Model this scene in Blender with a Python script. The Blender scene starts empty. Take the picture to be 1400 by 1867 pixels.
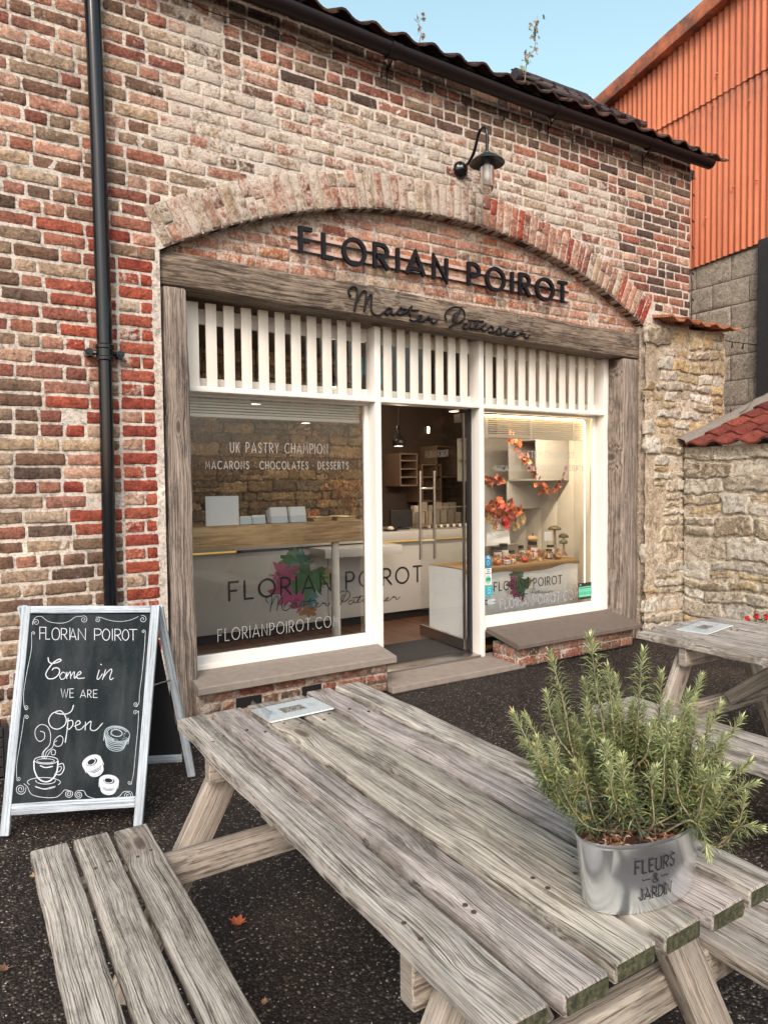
import bpy, math, random
import numpy as np
from mathutils import Vector, Matrix, noise
random.seed(7)
S = bpy.context.scene
# ------------------------------------------------------------------ camera
YAW, PITCH, ROLL = .554501, -.0420525, -.0107372
def cam_axes():
    cy, sy, cp, sp = math.cos(YAW), math.sin(YAW), math.cos(PITCH), math.sin(PITCH)
    f = Vector((sy*cp, cy*cp, sp)); r = Vector((cy, -sy, 0)); u = r.cross(f)
    c, s = math.cos(ROLL), math.sin(ROLL)
    return c*r+s*u, -s*r+c*u, f
_r, _u, _f = cam_axes()
cam = bpy.data.cameras.new('camera'); camo = bpy.data.objects.new('camera', cam)
S.collection.objects.link(camo)
M = Matrix.Identity(4)
for i in range(3):
    M[i][0] = _r[i]; M[i][1] = _u[i]; M[i][2] = -_f[i]
M[0][3], M[1][3], M[2][3] = 0, 0, 1.5
camo.matrix_world = M
cam.sensor_fit = 'HORIZONTAL'; cam.sensor_width = 36; cam.lens = 1290/1400*36
cam.clip_start = .02; cam.clip_end = 2000
S.camera = camo
# ------------------------------------------------------------------ sky and sun (wide soft sun placed behind the camera to brighten the facade)
SUN_EL, SUN_AZ = math.radians(40), math.radians(215)
w = bpy.data.worlds.new('World'); S.world = w; w.use_nodes = True
nt = w.node_tree; nt.nodes.clear()
out = nt.nodes.new('ShaderNodeOutputWorld'); bg = nt.nodes.new('ShaderNodeBackground')
sky = nt.nodes.new('ShaderNodeTexSky'); sky.sky_type = 'NISHITA'; sky.sun_disc = False
sky.sun_elevation = SUN_EL; sky.sun_rotation = SUN_AZ; sky.air_density = 1.5; sky.dust_density = 3.0; sky.ozone_density = 1.6
hs = nt.nodes.new('ShaderNodeHueSaturation'); hs.inputs['Saturation'].default_value = .8; hs.inputs['Hue'].default_value = .462
nt.links.new(sky.outputs[0], hs.inputs['Color']); nt.links.new(hs.outputs[0], bg.inputs[0])
bg.inputs[1].default_value = .15
nt.links.new(bg.outputs[0], out.inputs[0])
sl = bpy.data.lights.new('sun', 'SUN'); so = bpy.data.objects.new('sun', sl); S.collection.objects.link(so)
sl.energy = 1.15; sl.angle = math.radians(20); sl.color = (1, .93, .84)
_d = Vector((math.cos(SUN_EL)*math.sin(SUN_AZ), math.cos(SUN_EL)*math.cos(SUN_AZ), math.sin(SUN_EL)))
so.rotation_euler = _d.to_track_quat('Z', 'Y').to_euler()
S.view_settings.view_transform = 'Standard'; S.view_settings.look = 'None'
S.view_settings.exposure = .92; S.view_settings.gamma = 1
# ------------------------------------------------------------------ helpers
C = S.collection
V = Vector
def nz(x, y, z=0.0): return noise.noise(V((x, y, z)))
def lerp(a, b, t): return a+(b-a)*t
def jit(c, a=.08, b=.0):
    k = 1+random.uniform(-a, a)
    return tuple(max(0, x*k+random.uniform(-b, b)) for x in c[:3])
class MB:
    def __init__(s): s.v = []; s.f = []; s.m = []; s.c = []; s.g = []
    def add(s, vs, fs, mat=0, col=(1, 1, 1, 0), gc=None):
        n = len(s.v); s.v += [tuple(v) for v in vs]
        s.f += [tuple(i+n for i in f) for f in fs]; s.m += [mat]*len(fs)
        if isinstance(col, list): s.c += col
        else:
            col = tuple(col) if len(col) == 4 else tuple(col)+(0,)
            s.c += [col]*len(vs)
        s.g += gc if gc else [tuple(v) for v in vs]
    def box(s, x0, x1, y0, y1, z0, z1, mat=0, col=(1, 1, 1, 0), bev=0.0):
        if bev <= 0:
            vs = [(x, y, z) for z in (z0, z1) for y in (y0, y1) for x in (x0, x1)]
            s.add(vs, [(0, 2, 3, 1), (4, 5, 7, 6), (0, 1, 5, 4), (2, 6, 7, 3), (0, 4, 6, 2), (1, 3, 7, 5)], mat, col)
        else:
            cx, cz = (x0+x1)/2, (z0+z1)/2
            L = [(x1-x0), (y1-y0), (z1-z0)]; a = L.index(max(L))
            if a == 0: s.plank((x0, (y0+y1)/2, cz), (x1, (y0+y1)/2, cz), (0, 0, 1), L[1], L[2], bev, 1, mat, 0, 0, col=col)
            elif a == 1: s.plank((cx, y0, cz), (cx, y1, cz), (0, 0, 1), L[0], L[2], bev, 1, mat, 0, 0, col=col)
            else: s.plank((cx, (y0+y1)/2, z0), (cx, (y0+y1)/2, z1), (0, 1, 0), L[0], L[1], bev, 1, mat, 0, 0, col=col)
    def plank(s, p0, p1, up, w, t, r=.004, seg=12, mat=0, wob=.0015, seed=None, endmat=None, col=(1, 1, 1, 0), t2=None, rough=0.0):
        """a board: axis p0->p1, thickness t along up, width w across, rounded section; gc = (along, across, seed+height)"""
        p0, p1, up = V(p0), V(p1), V(up)
        ax = (p1-p0); L = ax.length; ax.normalize(); si = ax.cross(up).normalized(); up = si.cross(ax).normalized()
        if seed is None: seed = random.uniform(0, 60)
        k = .3*r
        def sec(hw, ht, r):
            q = []
            for (sx, sy, a0) in ((1, 1, 0), (-1, 1, 90), (-1, -1, 180), (1, -1, 270)):
                for da in (0, 45, 90):
                    a = math.radians(a0+da); q.append((sx*(hw-r)+r*math.cos(a), sy*(ht-r)+r*math.sin(a)))
            return q
        rings = [(0, -r*.8)] + [(L*i/seg, 0) for i in range(seg+1)] + [(L, -r*.8)]
        rings[1] = (r*.8, 0); rings[-2] = (L-r*.8, 0)
        vs = []; gc = []
        for (a, ins) in rings:
            tt = lerp(t, t2 if t2 else t, a/L)
            wx = nz(a*2.1, seed, 1)*wob*2; wy = nz(a*1.7, seed, 5)*wob*2; ws = 1+nz(a*3, seed, 9)*wob*4/w
            for (x, y) in sec(w/2+ins, tt/2+ins, min(r, .45*min(w, tt))):
                n = rough*nz(a*9, x*60+seed, y*60) if rough else 0
                p = p0+ax*a+si*(x*ws+wx+n*(1 if x > 0 else -1))+up*(y+wy+n*(1 if y > 0 else -1))
                vs.append(p); gc.append((a+seed*3.1, x+seed, y+seed*1.7))
        fs = []; N = 12
        for i in range(len(rings)-1):
            for j in range(N):
                j2 = (j+1) % N; fs.append((i*N+j, (i+1)*N+j, (i+1)*N+j2, i*N+j2))
        s.add(vs, fs, mat, col, gc)
        em = mat if endmat is None else endmat
        s.add([vs[j] for j in range(N)], [tuple(range(N))], em, col, [(g[1]*3, g[2]*3, seed) for g in gc[:N]])
        b = (len(rings)-1)*N
        s.add([vs[b+j] for j in range(N)], [tuple(reversed(range(N)))], em, col, [(g[1]*3, g[2]*3, seed) for g in gc[b:]])
    def tube(s, pts, r, n=10, mat=0, col=(1, 1, 1, 0), caps=True, r2=None):
        pts = [V(p) for p in pts]; K = len(pts); vs = []
        t = (pts[1]-pts[0]).normalized(); a = t.orthogonal().normalized()
        for i, p in enumerate(pts):
            t = (pts[min(i+1, K-1)]-pts[max(i-1, 0)])
            if t.length < 1e-9: t = V((0, 0, 1))
            t.normalize(); a = (a-t*a.dot(t)).normalized(); b = t.cross(a)
            rr = r[i] if isinstance(r, (list, tuple)) else (lerp(r, r2, i/(K-1)) if r2 is not None else r)
            for j in range(n):
                q = 2*math.pi*j/n; vs.append(p+(a*math.cos(q)+b*math.sin(q))*rr)
        fs = [(i*n+j, i*n+(j+1) % n, (i+1)*n+(j+1) % n, (i+1)*n+j) for i in range(K-1) for j in range(n)]
        if caps: fs += [tuple(reversed(range(n))), tuple((K-1)*n+j for j in range(n))]
        s.add(vs, fs, mat, col)
    def lathe(s, c, prof, n=24, mat=0, col=(1, 1, 1, 0), sx=1, sy=1, rot=0, caps=(True, True), ripple=None):
        vs = []; c = V(c); cr, sr = math.cos(rot), math.sin(rot)
        for (r, z) in prof:
            for j in range(n):
                q = 2*math.pi*j/n; k = r*(ripple(q) if ripple else 1)
                x, y = k*sx*math.cos(q), k*sy*math.sin(q)
                vs.append(c+V((x*cr-y*sr, x*sr+y*cr, z)))
        K = len(prof)
        fs = [(i*n+j, i*n+(j+1) % n, (i+1)*n+(j+1) % n, (i+1)*n+j) for i in range(K-1) for j in range(n)]
        if caps[0]: fs.append(tuple(reversed(range(n))))
        if caps[1]: fs.append(tuple((K-1)*n+j for j in range(n)))
        s.add(vs, fs, mat, col)
    def build(s, name, mats, parent=None, smooth=False, root=None, tagd=None):
        me = bpy.data.meshes.new(name)
        base = V((0, 0, 0))
        p = parent
        if p is not None: base = V(p['wloc']) if 'wloc' in p else V((0, 0, 0))
        o0 = V(s.v[0]) if parent is None and False else base
        vs = [(v[0]-o0[0], v[1]-o0[1], v[2]-o0[2]) for v in s.v]
        me.from_pydata(vs, [], s.f); me.update()
        if not isinstance(mats, (list, tuple)): mats = [mats]
        for m in mats: me.materials.append(m)
        me.polygons.foreach_set('material_index', s.m)
        a = me.attributes.new('col', 'FLOAT_COLOR', 'POINT'); a.data.foreach_set('color', np.array(s.c, dtype=np.float32).ravel())
        g = me.attributes.new('gc', 'FLOAT_VECTOR', 'POINT'); g.data.foreach_set('vector', np.array(s.g, dtype=np.float32).ravel())
        if smooth:
            me.polygons.foreach_set('use_smooth', [True]*len(me.polygons))
        o = bpy.data.objects.new(name, me); C.objects.link(o)
        if parent is not None: o.parent = parent; o['wloc'] = tuple(base)
        if smooth == 'auto':
            try: me.set_sharp_from_angle(angle=math.radians(35))
            except Exception: pass
        return o
_w = []
def thing(name, label, cat, loc=(0, 0, 0), group=None):
    o = bpy.data.objects.new(name, None); C.objects.link(o); o.location = loc; o.empty_display_size = .1
    o['wloc'] = tuple(float(x) for x in loc)
    o['label'] = label; o['category'] = cat
    if group: o['group'] = group
    return o
def tag(o, label, cat, group=None, kind=None):
    o['label'] = label; o['category'] = cat
    if group: o['group'] = group
    if kind: o['kind'] = kind
    return o
def one(mb, name, mats, label, cat, group=None, smooth=False, kind=None):
    return tag(mb.build(name, mats, None, smooth), label, cat, group, kind)
# ---- strokes
def cr(pts, n=6, closed=False):
    if len(pts) < 3: return pts
    P = [np.array(p, float) for p in pts]; o = []
    P = [2*P[0]-P[1]]+P+[2*P[-1]-P[-2]]
    for i in range(1, len(P)-2):
        for k in range(n):
            t = k/n; a, b, c, d = P[i-1], P[i], P[i+1], P[i+2]
            o.append(.5*((2*b)+(-a+c)*t+(2*a-5*b+4*c-d)*t*t+(-a+3*b-3*c+d)*t**3))
    o.append(P[-2]); return [tuple(q) for q in o]
_lift = [0]
def ribbon(mb, pts, w, fn, depth=0.0, mat=0, col=(1, 1, 1, 0), cap=True, d0=0.0):
    """flat band (or, with depth, a bar) of width w along 2d pts; fn(u, v, d) -> world"""
    P = [np.array(p, float) for p in pts]; Q = [P[0]]
    for p in P[1:]:
        if np.linalg.norm(p-Q[-1]) > 1e-6: Q.append(p)
    if len(Q) < 2: Q.append(Q[0]+np.array([w*.3, 0]))
    P = Q; K = len(P); Ls = []; Rs = []
    closed = np.linalg.norm(P[0]-P[-1]) < 1e-5 and K > 3
    for i in range(K):
        if closed: a = P[i]-P[i-1 if i > 0 else K-2]; b = P[i+1 if i < K-1 else 1]-P[i]
        else: a = P[i]-P[max(i-1, 0)]; b = P[min(i+1, K-1)]-P[i]
        if np.linalg.norm(a) < 1e-9: a = b
        if np.linalg.norm(b) < 1e-9: b = a
        a = a/np.linalg.norm(a); b = b/np.linalg.norm(b); t = a+b
        if np.linalg.norm(t) < 1e-6: t = a
        t = t/np.linalg.norm(t); n = np.array([-t[1], t[0]]); k = 1/max(.5, abs(t.dot(a)))
        Ls.append(P[i]+n*w/2*k); Rs.append(P[i]-n*w/2*k)
    if not closed and cap:
        t = (P[0]-P[1]); t = t/np.linalg.norm(t); Ls.insert(0, P[0]+t*w*.45+(Ls[0]-P[0])*.5); Rs.insert(0, P[0]+t*w*.45+(Rs[0]-P[0])*.5)
        t = (P[-1]-P[-2]); t = t/np.linalg.norm(t); Ls.append(P[-1]+t*w*.45+(Ls[-1]-P[-1])*.5); Rs.append(P[-1]+t*w*.45+(Rs[-1]-P[-1])*.5)
    _lift[0] = (_lift[0]+1) % 7
    e = d0+_lift[0]*(.0002 if depth else .00008)
    n = len(Ls); vs = [fn(p[0], p[1], depth+e) for p in Ls]+[fn(p[0], p[1], depth+e) for p in Rs]
    fs = [(i, n+i, n+i+1, i+1) for i in range(n-1)]
    if depth:
        vs += [fn(p[0], p[1], d0) for p in Ls]+[fn(p[0], p[1], d0) for p in Rs]
        fs += [(2*n+i, i, i+1, 2*n+i+1) for i in range(n-1)]+[(3*n+i+1, n+i+1, n+i, 3*n+i) for i in range(n-1)]
        if not closed: fs += [(0, 2*n, 3*n, n), (n-1, 2*n-1, 4*n-1, 3*n-1)]
    mb.add(vs, fs, mat, col)
def arc(cx, cy, rx, ry, a0, a1, n=14):
    return [(cx+rx*math.cos(math.radians(a0+(a1-a0)*i/n)), cy+ry*math.sin(math.radians(a0+(a1-a0)*i/n))) for i in range(n+1)]
def glyph(ch):
    """geometric capitals, unit height: (width, strokes)"""
    G = {
     'F': (.5, [[(0, 0), (0, 1), (.5, 1)], [(0, .52), (.4, .52)]]), 'L': (.46, [[(0, 1), (0, 0), (.46, 0)]]),
     'O': (.92, [arc(.46, .5, .46, .5, 90, 450, 28)]), 'R': (.56, [[(0, 0), (0, 1), (.26, 1)]+arc(.26, .73, .27, .27, 80, -90, 9)+[(0, .46)], [(.22, .46), (.58, 0)]]),
     'I': (0, [[(0, 0), (0, 1)]]), 'A': (.78, [[(0, 0), (.39, 1), (.78, 0)], [(.13, .27), (.65, .27)]]),
     'N': (.64, [[(0, 0), (0, 1), (.64, 0), (.64, 1)]]), 'P': (.52, [[(0, 0), (0, 1), (.26, 1)]+arc(.26, .72, .27, .28, 80, -90, 9)+[(0, .44)]]),
     'T': (.6, [[(0, 1), (.6, 1)], [(.3, 1), (.3, 0)]]), 'U': (.58, [[(0, 1), (0, .3)]+arc(.29, .29, .29, .29, 180, 360, 12)+[(.58, 1)]]),
     'K': (.52, [[(0, 0), (0, 1)], [(.5, 1), (.02, .42)], [(.16, .58), (.52, 0)]]), 'S': (.5, [cr([(.47, .82), (.38, .97), (.2, 1), (.05, .88), (.06, .68), (.25, .54), (.43, .42), (.48, .2), (.34, .03), (.14, .01), (0, .17)], 4)]),
     'Y': (.62, [[(0, 1), (.31, .48), (.62, 1)], [(.31, .48), (.31, 0)]]), 'C': (.78, [arc(.46, .5, .46, .5, 48, 312, 20)]),
     'H': (.6, [[(0, 0), (0, 1)], [(.6, 0), (.6, 1)], [(0, .5), (.6, .5)]]), 'M': (.8, [[(0, 0), (.1, 1), (.4, .3), (.7, 1), (.8, 0)]]),
     'E': (.46, [[(.46, 1), (0, 1), (0, 0), (.46, 0)], [(0, .52), (.4, .52)]]), 'D': (.66, [[(0, 0), (0, 1), (.2, 1)]+arc(.2, .5, .46, .5, 88, -90, 14)+[(0, 0)]]),
     'W': (1.0, [[(0, 1), (.25, 0), (.5, .9), (.75, 0), (1, 1)]]), '.': (.06, [[(.02, .02), (.05, .02)]]), '*': (.08, [[(.01, .46), (.07, .46)]]),
     'J': (.34, [[(.34, 1), (.34, .22)]+arc(.17, .2, .17, .2, 0, -170, 8)]), '&': (.6, [cr([(.6, .42), (.45, .1), (.2, 0), (.02, .2), (.1, .45), (.35, .65), (.4, .88), (.27, 1), (.14, .86), (.22, .62), (.6, 0)], 4)]),
     'B': (.52, [[(0, 0), (0, 1), (.22, 1)]+arc(.22, .76, .23, .24, 85, -85, 7)+[(0, .52)], [(0, .52), (.24, .52)]+arc(.24, .26, .27, .26, 85, -90, 8)+[(0, 0)]]),
     '5': (.5, [[(.46, 1), (.1, 1), (.06, .56)]+arc(.22, .33, .27, .31, 120, -130, 10)]),
     'V': (.66, [[(0, 1), (.33, 0), (.66, 1)]]), 'G': (.8, [arc(.46, .5, .46, .5, 48, 330, 20)+[(.88, .45), (.5, .45)]]), ' ': (.3, [])}
    return G[ch]
def text_strokes(txt, x0, x1, y0, h, gap=.3, serif=False):
    """fit a line of capitals between x0 and x1"""
    tot = sum(glyph(c)[0] for c in txt)+gap*(len(txt)-1); k = (x1-x0)/tot; x = x0; o = []
    for c in txt:
        wd, st = glyph(c)
        for q in st: o.append([(x+u*k, y0+v*h) for (u, v) in q])
        x += (wd+gap)*k
    return o
def write(mb, txt, x0, x1, y0, h, w, fn, gap=.3, **kw):
    for q in text_strokes(txt, x0, x1, y0, h, gap): ribbon(mb, q, w, fn, **kw)
SCRIPT = [[(-0.034,0.091),(-0.054,0.113),(-0.05,0.141),(-0.021,0.162),(0.008,0.156),(0.015,0.122),(0.002,0.057),(-0.011,-0.008)],[(-0.002,0.042),(0.032,0.11),(0.065,0.146),(0.087,0.138),(0.085,0.095),(0.069,-0.003)],[(0.078,0.045),(0.1,0.093),(0.123,0.128),(0.135,0.112),(0.128,0.065),(0.13,0.015),(0.155,-0.012),(0.193,-0.01),(0.236,0.017),(0.267,0.044),(0.288,0.054)],[(0.293,0.05),(0.262,0.045),(0.245,0.018),(0.262,0.003),(0.288,0.023),(0.301,0.05),(0.297,0.017),(0.318,0.007),(0.349,0.03),(0.381,0.07)],[(0.381,0.07),(0.392,0.046),(0.38,0.015),(0.354,0.016)],[(0.385,0.019),(0.416,0.03),(0.443,0.056),(0.476,0.089)],[(0.476,0.089),(0.454,0.035),(0.465,0.015)],[(0.394,0.059),(0.465,0.058),(0.54,0.063)],[(0.456,-0.011),(0.491,-0.021),(0.527,-0.007),(0.563,0.018),(0.557,0.029),(0.531,0.015),(0.531,-0.013),(0.575,-0.01),(0.63,0.031)],[(0.63,0.031),(0.624,0.015),(0.657,0.014),(0.654,-0.006),(0.678,-0.013),(0.709,0.01)],[(0.793,0.019),(0.778,0.052),(0.804,0.095),(0.867,0.128),(0.932,0.125),(0.964,0.099),(0.963,0.058),(0.924,0.023),(0.879,0.008),(0.854,0.031),(0.861,0.067),(0.893,0.088)],[(0.938,0.139),(0.899,0.071),(0.86,0.006),(0.818,-0.033)],[(0.993,0.016),(0.956,0.007),(0.954,-0.019),(0.98,-0.026),(1.009,-0.005),(1.022,0.019),(1.019,-0.01),(1.048,-0.014),(1.088,0.016),(1.104,0.059)],[(1.104,0.059),(1.061,-0.003),(1.081,-0.016),(1.121,-0.004),(1.155,0.023)],[(1.002,0.042),(1.075,0.045),(1.155,0.052)],[(1.155,0.023),(1.139,-0.01),(1.161,-0.02),(1.195,-0.004),(1.234,0.026)],[(1.234,0.026),(1.253,0.002),(1.236,-0.026),(1.206,-0.024)],[(1.244,-0.025),(1.284,-0.011),(1.319,0.021),(1.336,-0.005),(1.316,-0.034),(1.284,-0.032)],[(1.322,-0.033),(1.361,-0.019),(1.396,0.001),(1.382,-0.029),(1.41,-0.035)],[(1.41,-0.035),(1.453,-0.025),(1.486,-0.006),(1.472,0.003),(1.443,-0.016),(1.453,-0.036),(1.496,-0.032),(1.568,0.013)],[(1.568,0.013),(1.558,-0.004),(1.593,-0.004),(1.59,-0.026),(1.612,-0.031),(1.646,-0.006)],[(1.171,0.033),(1.177,0.031)],[(1.406,0.023),(1.412,0.021)]]
# ------------------------------------------------------------------ materials
def mat(name):
    m = bpy.data.materials.new(name); m.use_nodes = True; t = m.node_tree
    return m, t, t.nodes['Principled BSDF']
def N(t, typ, **kw):
    n = t.nodes.new(typ)
    for k, v in kw.items():
        if k in n.inputs: n.inputs[k].default_value = v
        else: setattr(n, k, v)
    return n
def L(t, a, b): t.links.new(a, b)
def ramp(t, fac, stops, interp='LINEAR'):
    r = N(t, 'ShaderNodeValToRGB'); r.color_ramp.interpolation = interp
    e = r.color_ramp.elements
    while len(e) < len(stops): e.new(.5)
    for i, (p, c) in enumerate(stops):
        e[i].position = p; e[i].color = (*c, 1) if isinstance(c, tuple) else (c, c, c, 1)
    L(t, fac, r.inputs[0]); return r.outputs[0]
def mix(t, fac, a, b, mode='MIX'):
    n = N(t, 'ShaderNodeMix', data_type='RGBA', blend_type=mode)
    for s, v in ((0, fac), (6, a), (7, b)):
        if hasattr(v, 'is_linked'): L(t, v, n.inputs[s])
        elif isinstance(v, tuple): n.inputs[s].default_value = (*v, 1)
        else: n.inputs[s].default_value = v
    return n.outputs[2]
def math_(t, op, a, b=None, c=None):
    n = N(t, 'ShaderNodeMath', operation=op)
    for i, v in enumerate((a, b, c)):
        if v is None: continue
        if hasattr(v, 'is_linked'): L(t, v, n.inputs[i])
        else: n.inputs[i].default_value = v
    return n.outputs[0]
def noi(t, vec, scale, detail=4, rough=.6, dist=0.0):
    n = N(t, 'ShaderNodeTexNoise', Scale=scale, Detail=detail, Roughness=rough, Distortion=dist)
    if vec is not None: L(t, vec, n.inputs['Vector'])
    return n.outputs[0]
def bump(t, b, h, strength=.5, dist=.01, prev=None):
    n = N(t, 'ShaderNodeBump', Strength=strength, Distance=dist); L(t, h, n.inputs['Height'])
    if prev is not None: L(t, prev, n.inputs['Normal'])
    L(t, n.outputs[0], b.inputs['Normal']); return n.outputs[0]
def simple(name, col, rough=.6, metal=0.0, spec=None, var=.12, scale=8, bmp=0.0, bscale=60, emit=None, es=1.0, coat=0.0):
    m, t, b = mat(name)
    g = N(t, 'ShaderNodeTexCoord').outputs['Object']
    if var: 
        f = noi(t, g, scale, 5); lo = tuple(c*(1-var) for c in col); hi = tuple(min(1, c*(1+var)) for c in col)
        L(t, mix(t, f, lo, hi), b.inputs['Base Color'])
    else: b.inputs['Base Color'].default_value = (*col, 1)
    b.inputs['Roughness'].default_value = rough; b.inputs['Metallic'].default_value = metal
    if spec is not None: b.inputs['Specular IOR Level'].default_value = spec
    if coat: b.inputs['Coat Weight'].default_value = coat
    if bmp: bump(t, b, noi(t, g, bscale, 4), bmp, .004)
    if emit: b.inputs['Emission Color'].default_value = (*emit, 1); b.inputs['Emission Strength'].default_value = es
    return m
def attr(t, n, out='Color'): return N(t, 'ShaderNodeAttribute', attribute_name=n).outputs[out]
# masonry: colour from attribute, lime bloom from alpha, pitted surface
def masonry(name, lime=(.62, .54, .45), pit=.5, soot=.5, sc=1.0):
    m, t, b = mat(name); a = N(t, 'ShaderNodeAttribute', attribute_name='col'); P = N(t, 'ShaderNodeNewGeometry').outputs['Position']
    n1 = noi(t, P, 55*sc, 6, .7); n2 = noi(t, P, 7*sc, 5, .65); n3 = noi(t, P, 170*sc, 4, .7); n4 = noi(t, P, 22*sc, 5, .7, .6)
    c = mix(t, ramp(t, n1, [(.25, .7), (.75, 1.3)]), a.outputs['Color'], a.outputs['Color'], 'MULTIPLY')
    v = ramp(t, n1, [(.3, .45), (.48, 1.0), (.7, 1.55)])
    c = mix(t, 1.0, a.outputs['Color'], v, 'MULTIPLY')
    c = mix(t, 1.0, c, ramp(t, n4, [(.3, .5), (.52, 1.05), (.75, 1.35)]), 'MULTIPLY')
    k = math_(t, 'ADD', math_(t, 'MULTIPLY', a.outputs['Alpha'], 1.0), math_(t, 'MULTIPLY', math_(t, 'SUBTRACT', math_(t, 'ADD', n4, math_(t, 'MULTIPLY', n2, .8)), .9), 1.5))
    k = math_(t, 'ADD', k, math_(t, 'MULTIPLY', math_(t, 'SUBTRACT', n1, .5), 1.1))
    k = ramp(t, k, [(.40, 0.0), (.72, 1.0)])
    lc = mix(t, ramp(t, n3, [(.35, 0.0), (.65, 1.0)]), tuple(x*.68 for x in lime), tuple(min(1, x*1.22) for x in lime))
    c = mix(t, math_(t, 'MULTIPLY', k, .86), c, lc)
    s = ramp(t, noi(t, P, 3.1*sc, 6, .75), [(.5, 0.0), (.72, 1.0)])
    s2 = ramp(t, n3, [(.28, 1.0), (.42, 0.0)])
    c = mix(t, math_(t, 'MULTIPLY', s2, pit), c, (.05, .035, .025))
    c = mix(t, math_(t, 'MULTIPLY', math_(t, 'MULTIPLY', s, ramp(t, n1, [(.4, 0.0), (.6, 1.0)])), soot), c, (.07, .055, .045))
    L(t, c, b.inputs['Base Color']); b.inputs['Roughness'].default_value = .92; b.inputs['Specular IOR Level'].default_value = .2
    q = bump(t, b, n3, .7, .005); bump(t, b, math_(t, 'ADD', n1, math_(t, 'MULTIPLY', n4, .7)), 1.0, .014, q)
    return m
M_brick = masonry('weathered_brick')
M_mortar = masonry('lime_mortar', lime=(.68, .60, .52), pit=.25, soot=.22)
M_stone = masonry('rubble_limestone', lime=(.60, .53, .42), pit=.4, soot=.55, sc=.8)
M_block = masonry('concrete_block', lime=(.42, .37, .30), pit=.5, soot=.75, sc=1.2)
M_tile = masonry('clay_pantile', lime=(.33, .16, .10), pit=.4, soot=.9)
def wood(name, light, mid, dark, streak=1.0, dirt=(.10, .095, .07), dirtamt=.5, knots=True, rough=.75, bs=.6, freq=1.0):
    m, t, b = mat(name); g = attr(t, 'gc', 'Vector')
    sp = N(t, 'ShaderNodeSeparateXYZ'); L(t, g, sp.inputs[0]); X, Y, Z = sp.outputs
    cb = N(t, 'ShaderNodeCombineXYZ'); L(t, math_(t, 'MULTIPLY', X, 3.2), cb.inputs[0]); L(t, math_(t, 'MULTIPLY', Y, 9.0), cb.inputs[1]); L(t, math_(t, 'MULTIPLY', Z, 2.0), cb.inputs[2])
    vo = N(t, 'ShaderNodeTexVoronoi', Scale=.9); L(t, cb.outputs[0], vo.inputs['Vector']); kd = vo.outputs['Distance']
    kn = ramp(t, kd, [(.08, 1.0), (.30, 0.0)]) if knots else None
    # grain: strongly stretched noise, bent round knots and by a slow wander
    wn = noi(t, cb.outputs[0], .7, 3, .5)
    yy = math_(t, 'ADD', Y, math_(t, 'MULTIPLY', wn, .016))
    if knots: yy = math_(t, 'ADD', yy, math_(t, 'MULTIPLY', ramp(t, kd, [(.0, 1.0), (.4, 0.0)]), .022))
    def grain(sx, sy, det=4, r=.6):
        c = N(t, 'ShaderNodeCombineXYZ'); L(t, math_(t, 'MULTIPLY', X, sx), c.inputs[0]); L(t, math_(t, 'MULTIPLY', yy, sy), c.inputs[1]); L(t, math_(t, 'MULTIPLY', Z, sy*.8), c.inputs[2])
        return noi(t, c.outputs[0], 1, det, r)
    g1 = grain(1.3, 75*freq); g2 = grain(3.5, 260*freq, 3, .7); g3 = grain(2.2, 22, 5, .65)
    wv = N(t, 'ShaderNodeMath', operation='SINE'); L(t, math_(t, 'MULTIPLY', math_(t, 'ADD', yy, math_(t, 'MULTIPLY', g3, .035)), 620*freq), wv.inputs[0])
    rings = math_(t, 'MULTIPLY_ADD', wv.outputs[0], .5, .5)
    f = math_(t, 'ADD', math_(t, 'MULTIPLY', g1, .62), math_(t, 'MULTIPLY', g2, .30)); f = math_(t, 'ADD', f, math_(t, 'MULTIPLY', rings, .12*streak))
    g4 = grain(5.0, 520*freq, 2, .6); f = math_(t, 'ADD', f, math_(t, 'MULTIPLY', math_(t, 'SUBTRACT', g4, .5), .28))
    c = ramp(t, f, [(.385, dark), (.465, mid), (.58, light)])
    c = mix(t, 1.0, c, ramp(t, g3, [(.3, .72), (.7, 1.22)]), 'MULTIPLY')
    P = N(t, 'ShaderNodeNewGeometry').outputs['Position']
    cd = N(t, 'ShaderNodeCombineXYZ'); L(t, math_(t, 'MULTIPLY', X, 5.0), cd.inputs[0]); L(t, math_(t, 'MULTIPLY', Y, 17.0), cd.inputs[1]); L(t, math_(t, 'MULTIPLY', Z, 6.0), cd.inputs[2])
    dn = ramp(t, noi(t, cd.outputs[0], 1.0, 8, .75, .4), [(.47, 0.0), (.66, 1.0)])
    c = mix(t, math_(t, 'MULTIPLY', math_(t, 'MULTIPLY', dn, dirtamt), ramp(t, g1, [(.35, 1.0), (.65, .45)])), c, dirt)
    if knots:
        kc = ramp(t, kd, [(.0, (.045, .03, .024)), (.11, (.10, .072, .055)), (.15, (.32, .27, .22)), (.20, (.13, .10, .075)), (.26, (.30, .25, .21))])
        c = mix(t, math_(t, 'MULTIPLY', kn, .85), c, kc)
    c = mix(t, 1.0, c, attr(t, 'col'), 'MULTIPLY')
    cr_ = ramp(t, g2, [(.30, 1.0), (.40, 0.0)])
    c = mix(t, math_(t, 'MULTIPLY', cr_, .7*streak), c, tuple(x*.55 for x in dark))
    L(t, c, b.inputs['Base Color']); b.inputs['Roughness'].default_value = rough; b.inputs['Specular IOR Level'].default_value = .3
    h = math_(t, 'ADD', math_(t, 'MULTIPLY', f, 1.0), math_(t, 'MULTIPLY', g2, .3))
    bump(t, b, h, bs, .006)
    return m
M_bench = wood('weathered_pine', (.54, .495, .44), (.35, .31, .27), (.095, .078, .062), freq=1.8, dirt=(.075, .068, .052), dirtamt=1.0, bs=1.1)
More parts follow.
